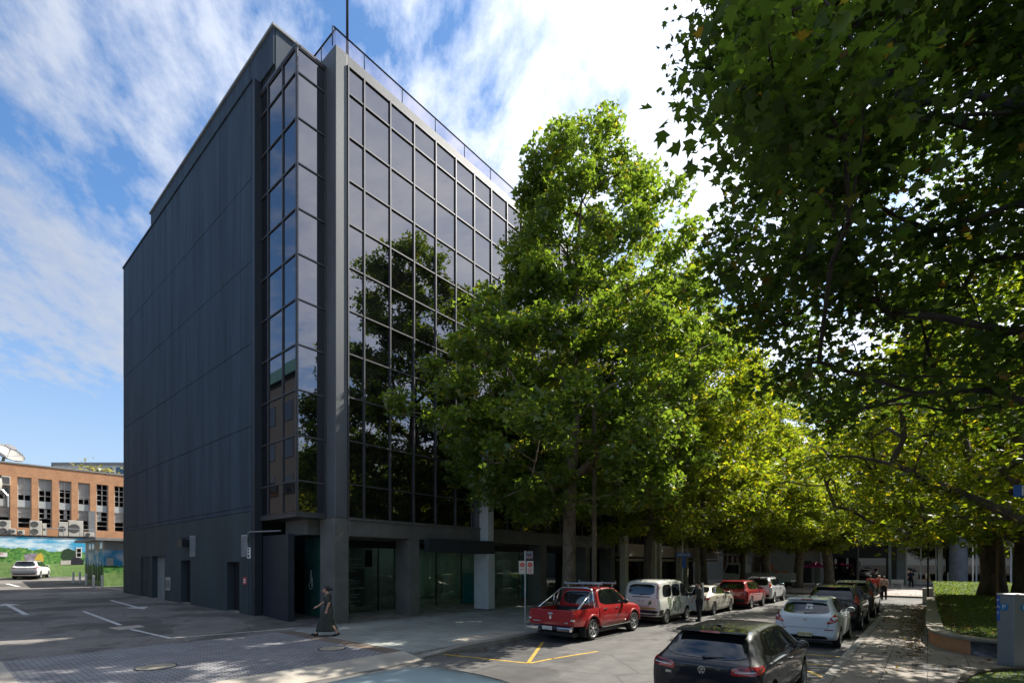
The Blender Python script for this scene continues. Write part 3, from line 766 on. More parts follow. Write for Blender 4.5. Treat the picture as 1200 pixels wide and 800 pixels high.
# booth
cx, cy = -49.4, 9.15
bo = thing('yard_booth', 'small flat roofed booth with a painted forest mural and dark doorway beside the office block', 'booth', (cx-3, cy+2, .8))
zb0, zb1, zb2 = .7, 3.62, 4.35
MB().box(cx-7, cx, cy, cy+6, zb0-.3, zb1).build('painted_wall', mural_mat('booth_mural', 3.4, 2.5, 1.5, 'x'), parent=bo)
m = MB()
for x in (-6.2, -5.3, -4.6, -3.4, -2.6, -1.6, -.8):
    h = random.Random(x).uniform(1.6, 2.5); m.prism([(cx+x-.32, cy-.012, 1.2), (cx+x+.32, cy-.012, 1.2), (cx+x+.18, cy-.012, 1+h*.7), (cx+x, cy-.012, 1.0+h), (cx+x-.2, cy-.012, 1+h*.65)], (0, .01, 0))
m.build('painted_tree', mat('cypress_paint', (.02, .075, .03), .7, vscale=4, var=.5), parent=bo)
MB().box(cx-7, cx-.05, cy+.05, cy+6, zb1, zb2).build('upper_wall', M['cream'], parent=bo)
for x in (-5.6, -4.4, -1.5):
    f = MB().box(cx+x, cx+x+.9, cy+.03, cy+.05, zb1+.12, zb2-.1).build('window', M['darkglass'], parent=bo)
MB().box(cx-7.6, cx+.6, cy-.6, cy+6.3, zb2, zb2+.2).build('flat_roof', M['greywall'], parent=bo)
MB().box(cx, cx+.03, cy+1.6, cy+4, zb0, zb1-.02).build('doorway', M['darkvoid'], parent=bo)
MB().box(cx, cx+.035, cy+.15, cy+.6, 2.4, 3.0).build('notice', M['palecol'], parent=bo)
bollards = [(86, 683, 671), (93.5, 683, 671), (101, 685.5, 672.5), (109.5, 688, 673), (119.5, 688, 673.5)]
bl0 = None
for i, (px, yb_, yt_) in enumerate(bollards):
    p = ony_ard(px, yb_)
    if bl0 is None:
        bl0 = MB().lathe([(.07, 0), (.07, .88), (.06, .93), (.0, .95)], 14, cap=False).build('bollard', M['whitepaint'], local=True, smooth=True)
        MB().lathe([(.12, 0), (.12, .02), (.07, .03)], 14).build('base_plate', M['steel'], parent=bl0, local=True)
        o = bl0; o.location = p; o.scale = (1, 1, 1)
    else:
        o = dup(bl0, p)
    tag(o, ['pale slim bollard farthest left, standing clear of the painted booth', 'second pale bollard from the left, between the wagon and the booth', 'white bollard at the left edge of the painted booth', 'white bollard in front of the middle of the painted booth', 'white bollard at the right corner of the painted booth'][i], 'bollard', 'bollards by the painted booth')
# air conditioners on the annexe roof
def ac(name_lab, px0, px1, py0, py1, nf, X=-65.2, dp=.5):
    a, b = onx(px0, py1, X), onx(px1, py0, X); a.z = zm+.13
    m = MB().box(X-dp, X, a.y, b.y, a.z+.08, b.z); m.box(X-dp, X-.05, a.y+.05, a.y+.15, a.z, a.z+.08); m.box(X-dp, X-.05, b.y-.15, b.y-.05, a.z, a.z+.08)
    o = m.build('air_conditioner', M['acunit'], origin=(X, a.y, a.z), bevel=.02)
    hh = (b.z-a.z-.08)/nf
    for k in range(nf):
        c = (X, (a.y+b.y)/2-(b.y-a.y)*.12, a.z+.08+hh*(k+.5)); r = min(hh, b.y-a.y)*.4
        MB().lathe([(r, .0), (r, .015), (r*.9, .02), (r*.3, .01), (.0, .012)], 20, c, 'x', cap=False).build('fan', M['fan'], parent=o)
    tag(o, name_lab, 'air conditioner', 'air conditioning units on the annexe roof')
ac('tall stacked air conditioner with two fans at the far left of the low roof', -2, 12.5, 609.5, 625, 2)
ac('small low air conditioner right beside the stacked unit at the left', 12, 19, 619, 627, 1, -64.8)
ac('small squat air conditioner, second from the stacked unit at the left', 20.5, 29, 621, 627, 1, -64.8)
ac('tall double fan air conditioner between the second and third brick piers', 35, 49, 610, 627, 2)
ac('slim air conditioner tight beside the tall double fan unit', 50, 54.5, 613, 627, 1, -65.4)
ac('narrow air conditioner left of the big twin grille unit', 69, 79.5, 611.5, 624, 1)
ac('big square air conditioner with twin grilles behind the railing', 80.5, 97.5, 610, 624, 1)
ac('little white air conditioner at the right end of the low roof', 98.5, 110.5, 623.5, 628, 1, -64.4)
m = MB(); r0, r1 = onx(55, 619, -64.1), onx(112, 621.5, -64.1)
m.tube([(XM-.2, r0.y, zm+.9), (XM-.2, r1.y, zm+.9)], .03)
for k in range(4):
    y = r0.y+(r1.y-r0.y)*k/3; m.tube([(XM-.2, y, zm+.1), (XM-.2, y, zm+.9)], .03)
tag(m.build('roof_railing', M['steel'], origin=(XM-.2, r0.y, zm+.1)), 'thin steel railing along the edge of the low painted annexe roof', 'railing')
m = MB(); dp_ = onx(108, 600, XB+.1)
dp2 = onx(108, 600, XB+.1); m.box(XB+.0, XB+.5, dp2.y-.35, dp2.y+.2, zm, zs0)
tag(m.build('roof_duct', M['steel'], origin=(XB+.12, dp_.y, zm)), 'grey metal duct rising against a brick pier above the low roof', 'duct')
M['dish'] = mat('dish_grey', (.36, .35, .32), .6, var=.15)
def dish(px, py, X, r, lab, aim):
    c = onx(px, py, X); d = Vector(aim).normalized(); q = d.to_track_quat('Z', 'Y')
    m = MB(); prof = [(r*k/8, .28*r*(k/8)**2) for k in range(1, 9)]+[(r, .28*r+.04)]+[(r*k/8, .28*r*(k/8)**2-.06) for k in range(8, 0, -1)]
    m.lathe(prof, 28)
    mm = MB(); mm.v = [tuple(c+q@Vector(v)) for v in m.v]; mm.f = m.f; mm.m = m.m
    o = mm.build('satellite_dish', M['dish'], origin=(c.x, c.y, c.z-r), smooth=True)
    m = MB(); f = c+d*r*.75; m.lathe([(.34*r, -.04), (.34*r, .04), (.1, .05)], 20)
    m2 = MB(); m2.v = [tuple(f+q@Vector(v)) for v in m.v]; m2.f = m.f; m2.m = m.m
    for k in range(3):
        a = 2*math.pi*k/3; m2.tube([c+q@Vector((r*.9*math.cos(a), r*.9*math.sin(a), .25*r)), f], .03, 5)
    m2.build('feed', M['greysign'], parent=o)
    MB().tube([c-d*.1, c-d*.5+Vector((0, 0, -.4)), Vector((c.x-d.x*.5, c.y-d.y*.5, c.z-r-.6))], .12).build('mount', M['steel'], parent=o)
    tag(o, lab, 'satellite dish')
dish(6, 533, XB-2, 1.35, 'big pale satellite dish standing on the brick building roof at the left edge', (.55, .35, .75))
dish(0, 573, XB+1.2, 1.0, 'grey satellite dish cut by the left edge in front of the brick windows', (-.2, -.95, .3))
a = onx(3, 562, XB+.2)
o = MB().box(XB-.25, XB+.4, onx(1, 560, XB).y, onx(11.5, 560, XB).y, zt-.95, zt-.1).build('air_conditioner', M['acunit'], origin=(XB, a.y, zt-.95), bevel=.03)
MB().box(XB+.4, XB+.41, onx(2, 560, XB).y, onx(11, 560, XB).y, zt-.85, zt-.2).build('grille', M['fan'], parent=o)
tag(o, 'window air conditioner poking out of the top left brick window', 'air conditioner')
# pale block behind
def fr_(px, d, z): 
    q = CAM+FW*d+RT*((px-600)/F*d); return Vector((q.x, q.y, z))
far = thing('pale_building', 'pale flat roofed block showing above the brick building roof', 'building', tuple(fr_(100, 90, 2)))
def fbox(px0, px1, d0, d1, y0, y1, nm, m):
    z0, z1 = H+(660-y1)/F*d0, H+(660-y0)/F*d0
    MB().prism([fr_(px0, d0, z0), fr_(px1, d0, z0), fr_(px1, d1, z0), fr_(px0, d1, z0)], (0, 0, z1-z0)).build(nm, m, parent=far)
fbox(62, 200, 90, 104, 544, 640, 'wall', M['whitepaint']); fbox(60, 201, 89.6, 104.4, 541.5, 544, 'roof_edge', M['greywall'])
for a, b in ((123, 130.5), (136, 146)): fbox(a, b, 89.9, 89.95, 547.5, 555, 'window', mat('blue_window', (.05, .12, .2), .2))
bs_ = thing('roof_shrub', 'pale straggly shrub growing behind the brick parapet against the sky', 'shrub', tuple(onx(112, 556, XB-3)))
rg_ = random.Random(8)
C_ = [(rg_.gauss(0, .4), rg_.gauss(0, 1.0), abs(rg_.gauss(0, .6))) for _ in range(260)]
SHRUB = (bs_, C_)

# ------------------------------------------------------------------ next building along the street, portal, plaza buildings
nb_ = thing('arcade_building', 'pale lower building with paired stone columns and a pinkish band next along the street', 'building', (-24, 42, .15))
def np_(m, name, mt, **k): return m.build(name, mt, parent=nb_, **k)
YE = 57.0
np_(MB().box(-40, -20.6, 34.6, YE, .1, 3.4).box(-40, -18.4, 34.6, YE, 3.4, 13.5), 'building_core', M['darkvoid'])
np_(MB().box(-40.2, -17.7, 34.4, YE+.2, 13.5, 14.3).box(-18.5, -17.75, 34.6, YE, 7.9, 8.9), 'fascia', M['palecol'], bevel=.02)
np_(MB().box(-18.6, -17.8, 34.6, YE, 3.1, 4.1).box(-18.5, -17.9, 34.6, YE, 2.75, 2.95), 'band', M['pinkband'], bevel=.02)
for i in range(16):
    y0 = 35.0+i*1.38
    for z0, z1 in ((4.12, 7.88), (8.92, 13.48)):
        np_(MB().box(-18.38, -18.34, y0, y0+1.3, z0, z1), 'window', M['farglass'])
m = MB()
for i in range(17): m.box(-18.36, -18.22, 34.95+i*1.38-.04, 34.95+i*1.38+.04, 4.1, 13.5)
np_(m, 'mullion_grid', M['mullion'])
for px in (731, 765.5, 771.5, 795.5, 803, 817):
    p = onx(px, 690, -17.5); wd = .55 if px == 731 else .35
    np_(MB().box(-17.7, -17.25, p.y-wd/2, p.y+wd/2, .1, 13.6), 'column', M['palecol'], bevel=.02)
for a, b in ((35, 39.5), (39.7, 44), (44.2, 49), (49.2, 54)):
    np_(MB().box(-20.56, -20.5, a, b, .2, 2.75), 'shop_window', M['farglass'])
pt = thing('timber_portal', 'open timber framed portal with a thin flat canopy at the end of the block', 'portal', (-15, 52, .15))
for px, w in ((850, .3), (855.5, .3), (862, .5), (867.5, .25), (872, .25)):
    p = onx(px, 690, -15.2); MB().box(-15.35, -15.05, p.y-w/2, p.y+w/2, .1, 6.2).build('post', M['timber'], parent=pt, bevel=.01)
a, b = onx(843, 649, -15.2), onx(881, 649, -15.2)
MB().box(-16.5, -13.6, a.y, b.y, 3.35, 3.5).build('canopy', M['steel'], parent=pt)
MB().box(-16, -14.6, a.y, b.y, 5.6, 5.75).build('crossbeam', M['palecol'], parent=pt)

def facade(name, lab, x0, x1, y, h, m, depth=18):
    t = thing(name, lab, 'building', ((x0+x1)/2, y, .13)); MB().box(x0, x1, y, y+depth, .1, h).build('wall', m, parent=t)
    MB().box(x0-.1, x1+.1, y-.15, y+.3, h, h+.4).build('parapet', M['greywall'], parent=t); return t
Y7 = 72.0
def X7(px): return ony(px, 660, Y7).x
g1 = facade('plaza_building', 'pale grey rendered building at the back of the plaza behind the forked tree', -48, X7(968), Y7, 11, mat('pale_render', (.20, .20, .175), .8, var=.15))
MB().box(X7(940), X7(951), Y7-.04, Y7-.01, .1, 2.9).build('doorway', M['darkvoid'], parent=g1)
MB().box(X7(962), X7(968.5), Y7-.5, Y7-.01, .1, 11).build('pilaster', M['greywall'], parent=g1)
for a in range(905, 965, 9): MB().box(X7(a), X7(a+6), Y7-.03, Y7-.01, 5.6, 7.6).build('window', M['farglass'], parent=g1)
g2 = facade('dark_shopfront', 'wide black shopfront building across the plaza behind the red shirted people', X7(968.6), X7(1050), Y7+.5, 12, mat('black_cladding', (.02, .02, .021), .4, var=.4, vscale=1, stretch=(3, 1, .3)))
MB().box(X7(1041), X7(1044.5), Y7+.1, Y7+.49, .1, 6).build('pilaster', M['greywall'], parent=g2)
MB().box(X7(975), X7(1038), Y7+.42, Y7+.49, .3, 3.2).build('shop_window', M['darkglass'], parent=g2)
MB().box(X7(968.8), X7(1050), Y7+.3, Y7+.48, 3.3, 4.0).build('fascia', M['darkmetal'], parent=g2)
g3 = facade('glass_building', 'glass fronted building with white frames and a round grey column behind the lawn', X7(1050.2), X7(1300), Y7+1, 13, M['greywall'])
m = MB()
xs_ = [X7(a) for a in (1062, 1079, 1097, 1104, 1118, 1132, 1145, 1156, 1170, 1186, 1204, 1224, 1246)]
for a, b in zip(xs_, xs_[1:]):
    MB().box(a+.06, b-.06, Y7+.92, Y7+.98, .5, 4.3).build('shop_window', M['farglass'], parent=g3)
    m.box(a-.07, a+.07, Y7+.8, Y7+.99, .1, 4.5)
m.box(xs_[0], xs_[-1], Y7+.78, Y7+.985, .2, .5); m.box(xs_[0], xs_[-1], Y7+.78, Y7+.985, 4.3, 4.6)
m.build('window_frame', M['whitepaint'], parent=g3)
MB().box(xs_[0], xs_[-1], Y7-1.6, Y7+.95, 5.3, 5.9).build('canopy', M['greywall'], parent=g3)
p = ony(1123, 690, Y7-2); MB().lathe([(.75, 0), (.75, 8.5)], 24, (p.x, p.y, .1)).build('round_column', mat('blue_grey_column', (.16, .18, .2), .5), parent=g3, smooth=False)
MB().box(X7(1099), X7(1104), Y7-.9, Y7-.4, .1, 5.3).build('pilaster', M['palecol'], parent=g3)
for a in (1066, 1110):
    MB().box(X7(a), X7(a+10), Y7+.6, Y7+.75, .5, 1.6).build('counter', M['palecol'], parent=g3)
# building behind the viewer's left shoulder: seen only as a reflection in the corner bay
rb = thing('render_building', 'tall dark rendered building with a green roof edge, reflected in the corner bay glass', 'building', (-58, -15, .4))
MB().box(-80, -36, -26, -6, .2, 22).build('wall', mat('tan_render', (.024, .023, .023), .8, var=.25), parent=rb)
MB().box(-80.3, -35.6, -26.4, -5.6, 22, 23.2).build('roof_edge', mat('green_roof', (.02, .07, .07), .5), parent=rb)
for i in range(11):
    for z in (2.2, 6.0, 9.8, 13.6, 17.4):
        MB().box(-78.5+i*3.8, -76.4+i*3.8, -6, -5.95, z, z+2).build('window', M['darkglass'], parent=rb)
M['darkbrick'] = mat('dark_brick', (.08, .06, .05), .8)
pb = thing('added_park_block', 'long unseen building added beyond the park to darken the reflections in the street front', 'building', (52, 10, .1))  # dark block added to keep the bright horizon out of the shopfront glass
MB().box(46, 64, -50, 150, .0, 13).build('wall', M['darkbrick'], parent=pb)
for i in range(24):
    for z in (1.2, 5.2, 9.2): MB().box(45.95, 46.0, -47+i*8, -41+i*8, z, z+2.4).build('window', M['farglass'], parent=pb)

# ------------------------------------------------------------------ planters, lawn, leaf litter, ticket machine
path = [Vector((0, 37.6, 0)), Vector((0, 30, 0)), Vector((-.02, 24, 0)), Vector((0, 20.2, 0)), Vector((.12, 19.1, 0)), Vector((.4, 18.3, 0)), Vector((.85, 17.75, 0)), Vector((1.5, 17.5, 0)), Vector((2.6, 17.4, 0)), Vector((4.5, 17.6, 0)), Vector((7, 18.4, 0)), Vector((9.5, 20, 0))]
def offs(P, d):
    out = []
    for i, p in enumerate(P):
        t = (P[min(i+1, len(P)-1)]-P[max(i-1, 0)]).normalized(); out.append(p+Vector((-t.y, t.x, 0))*d)
    return out
def sweep(P, d0, d1, z0, z1, mb=None):
    mb = mb or MB(); A, B = offs(P, d0), offs(P, d1); n = len(P)
    vs = [(p.x, p.y, z0) for p in A]+[(p.x, p.y, z0) for p in B]+[(p.x, p.y, z1) for p in B]+[(p.x, p.y, z1) for p in A]
    fs = []
    for i in range(n-1):
        for a in range(4):
            b = (a+1) % 4; fs.append([a*n+i, a*n+i+1, b*n+i+1, b*n+i])
    fs += [[0, n, 2*n, 3*n], [n-1, 4*n-1, 3*n-1, 2*n-1]]
    return mb.add(vs, fs)
pl = thing('planter', 'low curved concrete planter wall holding the raised lawn, with an orange painted front', 'planter', (.3, 19, .15))
sweep(path[:4], .02, .3, .1, .52).build('side_wall', M['coping'], parent=pl)
sweep(path[3:7], .02, .3, .1, .52).build('orange_wall', M['planter'], parent=pl)
# grey painted section: soft monochrome shapes
def grey_paint():
    m, nt, out = new_mat('grey_mural_paint'); v = coords(nt, (1.1, 1.1, 2.6))
    n = noise(nt, v, 1.6, 3, .4); c = ramp(nt, n, [(.36, (.012, .013, .015)), (.5, (.05, .052, .055)), (.58, (.09, .09, .095)), (.66, (.35, .36, .37))])
    principled(nt, out, Base_Color=c, Roughness=.6); return m
sweep(path[6:], .022, .3, .1, .518).build('grey_painted_wall', grey_paint(), parent=pl)
sweep(path, -.04, .38, .52, .60).build('coping', M['coping'], parent=pl, bevel=.015)
inner = offs(path, .34)
def lawnz(x, y): return .50+min(.32, max(0, (y-20)*.016))+.0*x
gs = MB(); far_pts = [Vector((16, 24, 0)), Vector((16, 37.6, 0))]
poly = inner+far_pts
import mathutils
def fill(poly, step, zf):
    pts2 = []; n = len(poly)
    for i in range(n): pts2.append(Vector((poly[i].x, poly[i].y)))
    edges = [(i, (i+1) % n) for i in range(n)]
    xs_ = [p.x for p in poly]; ys_ = [p.y for p in poly]
    x = min(xs_)+step*.5
    while x < max(xs_):
        y = min(ys_)+step*.5
        while y < max(ys_):
            pts2.append(Vector((x+random.uniform(-.1, .1)*step, y+random.uniform(-.1, .1)*step))); y += step
        x += step
    r = delaunay_2d_cdt(pts2, edges, [], 1, 1e-5)
    return [(p.x, p.y, zf(p.x, p.y)) for p in r[0]], [list(f) for f in r[2]]
v_, f_ = fill(poly, 1.0, lawnz)
tag(MB().add(v_, f_).build('lawn_ground', M['grass'], fix=True), kind='structure')
def inside(poly, x, y):
    c = False; n = len(poly)
    for i in range(n):
        a, b = poly[i], poly[i-1]
        if (a.y > y) != (b.y > y) and x < (b.x-a.x)*(y-a.y)/(b.y-a.y)+a.x: c = not c
    return c
M['blade'] = leaf_mat('grass_blade', (.05, .08, .018), (.10, .14, .032), (.2, .17, .05), (1.6, 1.7, .8), .1)
def np_faces(name, V, n, m, kind=None):
    """V: (faces, n, 3) array -> one mesh object"""
    V = np.asarray(V, dtype=np.float32); k = V.shape[0]
    me = bpy.data.meshes.new(name); me.vertices.add(k*n); me.vertices.foreach_set('co', V.ravel())
    me.loops.add(k*n); me.loops.foreach_set('vertex_index', np.arange(k*n, dtype=np.int32))
    me.polygons.add(k); me.polygons.foreach_set('loop_start', np.arange(0, k*n, n, dtype=np.int32)); me.polygons.foreach_set('loop_total', np.full(k, n, dtype=np.int32))
    me.update(calc_edges=True); me.validate(); me.materials.append(m)
    o = bpy.data.objects.new(name, me); COL.objects.link(o)
    if kind: o['kind'] = kind
    return o
def blades(name, poly, zf, n, hgt, seed):
    rg = np.random.default_rng(seed); xs_ = [p.x for p in poly]; ys_ = [p.y for p in poly]; out = []
    while len(out) < n:
        x, y = rg.uniform(min(xs_), max(xs_)), rg.uniform(min(ys_), max(ys_))
        if rg.random() < min(1, (22/max(y, 8))**2) and inside(poly, x, y): out.append((x, y, zf(x, y)))
    P = np.array(out); k = len(P); a = rg.uniform(0, 6.28, k); h = hgt*rg.uniform(.5, 1.3, k)*(P[:, 1]/18).clip(.6, 2); w = .012*(P[:, 1]/14).clip(.7, 3)
    d = np.stack([np.cos(a), np.sin(a), 0*a], 1); lean = np.stack([rg.normal(0, .5, k), rg.normal(0, .5, k), np.ones(k)], 1)*h[:, None]
    V = np.stack([P-d*w[:, None], P+d*w[:, None], P+lean], 1)
    o = np_faces(name, V, 3, M['blade'], 'stuff'); return o
blades('lawn_grass', poly, lawnz, 70000, .036, 1)
# second lawn beyond the cross street
p2 = [Vector((.35, 41.2, 0)), Vector((18, 41.2, 0)), Vector((18, 56, 0)), Vector((.35, 56, 0))]
pl2 = thing('far_planter', 'far raised lawn planter with a pale end post beyond the cross street', 'planter', (.3, 41, 0))
m = MB(); m.box(0, 18, 40.9, 41.25, 0, .52); m.box(0, .35, 41.25, 56, 0, .52); m.build('wall', M['coping'], parent=pl2, bevel=.02)
MB().box(-.25, .3, 40.6, 41.15, 0, 1.0).build('end_post', M['palecol'], parent=pl2, bevel=.02)
l2 = lambda x, y: .5+(y-41)*.035
v_, f_ = fill(p2, 1.5, l2); tag(MB().add(v_, f_).build('far_lawn_ground', M['grass']), kind='structure')
blades('far_lawn_grass', p2, l2, 20000, .04, 2)
# near bed at the lower right corner
cv = [onz(x, y, .15) for x, y in ((1122, 804), (1127, 797), (1137, 792), (1155, 788.5), (1180, 787), (1215, 787))]
p3 = cv+[Vector((9, 16.5, 0)), Vector((9, 9, 0)), Vector((cv[0].x+.1, 9, 0))]
nbp = sweep(cv+[Vector((9, 16.2, .15))], -.12, .0, .1, .26).build('bed_edging', M['soil'], origin=(cv[0].x, cv[0].y, .15)); tag(nbp, 'dark curved edging of the near grass bed in the bottom right corner', 'bed edging')
l3 = lambda x, y: .21
v_, f_ = fill(p3, .8, l3); tag(MB().add(v_, f_).build('near_lawn_ground', M['grass']), kind='structure')
blades('near_lawn_grass', p3, l3, 16000, .042, 3)

tm = onz(1190, 781, .15)
ux, uy = RT.copy(), -FW.copy()
t = thing('ticket_machine', 'grey metal parking ticket machine with round blue P badges by the planter', 'ticket machine', (tm.x, tm.y, .15))
zt_ = 1.80
a, b, c = onz(1168.5, 778, .15), onz(1188.5, 781, .15), onz(1216, 781, .15)
bk = [Vector((p.x, p.y, 0))+(Vector((p.x, p.y, 0))).normalized()*.42 for p in (c, a)]
base = [Vector((p.x, p.y, 0)) for p in (a, b, c)]+bk
m = MB(); n = 5; top = [Vector((p.x, p.y, zt_-.0)) for p in base]
m.prism([Vector((p.x, p.y, .15)) for p in base], (0, 0, zt_-.15)); m.build('cabinet', mat('ticket_grey', (.21, .225, .24), .4, .3, var=.06, fine=.05), parent=t, bevel=.015)
cen = sum((p for p in base), Vector())/5
m = MB(); m.prism([cen+(p-cen)*1.03+Vector((0, 0, zt_+.002)) for p in base], (0, 0, .035)); m.build('lid', M['steel'], parent=t, bevel=.01)
def onface(p, q, u, z, out=.008):
    d = (q-p); nrm = Vector((d.y, -d.x, 0)).normalized(); r = p+d*u; return Vector((r.x, r.y, z))+nrm*out, d.normalized(), nrm
def faceplate(p, q, u0, u1, z0, z1, m, name, out=.012, ch=None):
    A, d, nn = onface(p, q, u0, z0, .002); Bq, _, _ = onface(p, q, u1, z1, .002)
    pts = [A, Vector((Bq.x, Bq.y, z0)), Bq, Vector((A.x, A.y, z1))]
    return MB().prism(pts, nn*out).build(name, m, parent=t)
def facedisc(p, q, u, z, r, m, name):
    A, d, nn = onface(p, q, u, z, .003); pts = [A+d*r*math.cos(k*math.pi/12)+Vector((0, 0, r*math.sin(k*math.pi/12))) for k in range(24)]
    return MB().prism(pts, nn*.008).build(name, m, parent=t)
fa, fb, fc = base[0], base[1], base[2]
faceplate(fa, fb, .0, .17, 1.2, 1.78, M['bluesign'], 'blue_strip')
for k, ch in enumerate('PAY'):
    A, d, nn = onface(fa, fb, .085, 1.68-k*.15, .016)
    txt('lettering', ch, .09, M['whitepaint'], t, A-Vector(t.location), (R(90), 0, math.atan2(d.y, d.x)))
for (p, q, u) in ((fa, fb, .42), (fb, fc, .42)):
    facedisc(p, q, u, 1.53, .085, M['paleblue'], 'badge')
    A, d, nn = onface(p, q, u, 1.53, .013)
    txt('letter', 'P', .14, M['whitepaint'], t, A-Vector(t.location), (R(90), 0, math.atan2(d.y, d.x)))
# blue P sign above
ps = onz(1204, 776, .15); d_ = (ps-CAM).dot(FW)
s = thing('parking_sign', 'blue parking sign panel with a white P high on its pole at the right edge', 'sign', (ps.x, ps.y, .15))
MB().tube([(ps.x, ps.y, .15), (ps.x, ps.y, 4.6)], .035, 8).build('pole', M['steel'], parent=s)
q0 = CAM+RT*((1185-600)/F*d_)+FW*d_; q1 = CAM+RT*((1212-600)/F*d_)+FW*d_
z0, z1 = H+(660-582.5)/F*d_, H+(660-568.5)/F*d_
m = MB(); m.prism([Vector((q0.x, q0.y, z0))+uy*.05, Vector((q1.x, q1.y, z0))+uy*.05, Vector((q1.x, q1.y, z1))+uy*.05, Vector((q0.x, q0.y, z1))+uy*.05], uy*.02)
m.build('panel', M['bluesign'], parent=s)
pc = CAM+RT*((1197-600)/F*d_)+FW*d_+uy*.075
txt('letter', 'P', .34, M['whitepaint'], s, Vector((pc.x, pc.y, (z0+z1)/2))-Vector(s.location), (R(90), 0, YAW), .004)
# slim poles
def pole(px, py, zb, ht, r, lab, m, name='pole', cat='pole', arm=None):
    p = onz(px, py, zb); o = MB().tube([(p.x, p.y, zb), (p.x, p.y, zb+ht*.5), (p.x, p.y, zb+ht)], [r, r*.95, r*.8], 10).build(name, m, origin=(p.x, p.y, zb))
    MB().lathe([(r*2, 0), (r*2, .03), (r*1.1, .06)], 12, (p.x, p.y, zb)).build('base_plate', m, parent=o)
    tag(o, lab, cat); return o, p
pole(1087.5, 707, .15, 4.2, .05, 'thin dark pole rising at the far end of the planter side wall', M['darkmetal'])
pole(1168.5, 717, .5, 6, .055, 'slim brown post on the lawn in front of the thick tree trunks', mat('rust_brown', (.14, .08, .04), .7))
o, p = pole(1005, 694, .15, 8.5, .09, 'dark street lamp post standing before the black shopfront', M['darkmetal'], 'street_lamp', 'street lamp')
m = MB(); m.lathe([(.12, 8.5), (.3, 8.8), (.32, 8.95), (.1, 9.1)], 16, p).build('lamp_head', M['darkmetal'], parent=o)
o, p = pole(1140, 690, .15, 5.5, .05, 'thin white flag pole in front of the glass building', M['whitepaint'])
px_ = onz(697, 737, .15); px_.x, px_.y = -11.4, 19.3
o = MB().tube([(px_.x, px_.y, .15), (px_.x, px_.y, 5), (px_.x, px_.y, 10)], [.12, .11, .09], 12).build('street_lamp', mat('brown_pole', (.12, .095, .06), .7, var=.25, vscale=3), origin=(px_.x, px_.y, .15))
MB().tube([(px_.x, px_.y, 9.9), (px_.x+.8, px_.y, 10.3), (px_.x+1.8, px_.y, 10.4)], .06).build('arm', M['steel'], parent=o)
MB().box(px_.x+1.7, px_.x+2.5, px_.y-.15, px_.y+.15, 10.33, 10.46).build('lamp_head', M['steel'], parent=o, bevel=.03)
tag(o, 'straight slender brown lamp post rising into the leaves behind the red ute', 'street lamp')
# parking restriction sign
p = onz(615.5, 736, .155)
s = thing('parking_restriction_sign', 'grey pole with white red-lettered parking restriction plates by the kerb', 'sign', (p.x, p.y, .155))
dS = (p-CAM).dot(FW); mp_ = F/dS
MB().tube([(p.x, p.y, .155), (p.x, p.y, H+(660-645)/mp_)], .03, 10).build('pole', M['steel'], parent=s)
def plate(x0, x1, y0, y1, m, out=.04):
    A = p+RT*((x0-615.5)/mp_)+uy*out; Bq = p+RT*((x1-615.5)/mp_)+uy*out; z0, z1 = H+(660-y1)/mp_, H+(660-y0)/mp_
    return MB().prism([Vector((A.x, A.y, z0)), Vector((Bq.x, Bq.y, z0)), Vector((Bq.x, Bq.y, z1)), Vector((A.x, A.y, z1))], -uy*.006).build('plate', m, parent=s)
plate(615.5, 624.5, 645.5, 654.5, M['greysign'])
pw_ = mat('sign_white', (.5, .47, .40), .5, var=.05)
plate(608, 615.8, 656.8, 672, pw_); plate(617, 625, 656.8, 672, pw_)
def plmark(x, y, t_, size, m):
    c = p+RT*((x-615.5)/mp_)+uy*.047; txt('lettering', t_, size, m, s, Vector((c.x, c.y, H+(660-y)/mp_))-Vector(s.location), (R(90), 0, YAW), .001)
m = MB()
for (x, y, r_) in ((612, 661.3, .085), (621, 661.2, .09)):
    c = p+RT*((x-615.5)/mp_)+uy*.043; pts = []
    for k in range(20):
        a = 2*math.pi*k/20; pts.append(Vector((c.x, c.y, H+(660-y)/mp_))+RT*r_*math.cos(a)+Vector((0, 0, r_*math.sin(a))))
    m.prism(pts, uy*.003)
m.build('red_circle', M['redsign'], parent=s)
plmark(612, 661.3, 'S', .12, pw_); plmark(621, 661.3, 'P', .1, pw_); plmark(621, 667.2, '8am-6pm', .05, M['ink']) if False else None
m = MB()
for (x0, x1, y) in ((618.5, 620, 666), (620.5, 623.5, 666.2), (618.5, 623.5, 668), (619, 622.5, 670), (609.5, 614, 667), (617.5, 623, 652.3)):
    a = p+RT*((x0-615.5)/mp_)+uy*.044; b = p+RT*((x1-615.5)/mp_)+uy*.044; z = H+(660-y)/mp_
    m.prism([Vector((a.x, a.y, z-.012)), Vector((b.x, b.y, z-.012)), Vector((b.x, b.y, z+.012)), Vector((a.x, a.y, z+.012))], uy*.002)
m.build('small_print', M['redsign'], parent=s)
m = MB(); c = p+RT*((620-615.5)/mp_)+uy*.046; z = H+(660-649.3)/mp_
m.prism([Vector((c.x, c.y, z-.05)), Vector((c.x, c.y, z-.02))+RT*.09, Vector((c.x, c.y, z+.05))+RT*.09, Vector((c.x, c.y, z))], uy*.002)
m.prism([Vector((c.x, c.y, z-.05)), Vector((c.x, c.y, z))-RT*.001, Vector((c.x, c.y, z+.05))-RT*.09, Vector((c.x, c.y, z-.02))-RT*.09], uy*.002)
m.build('dark_mark', M['ink'], parent=s)
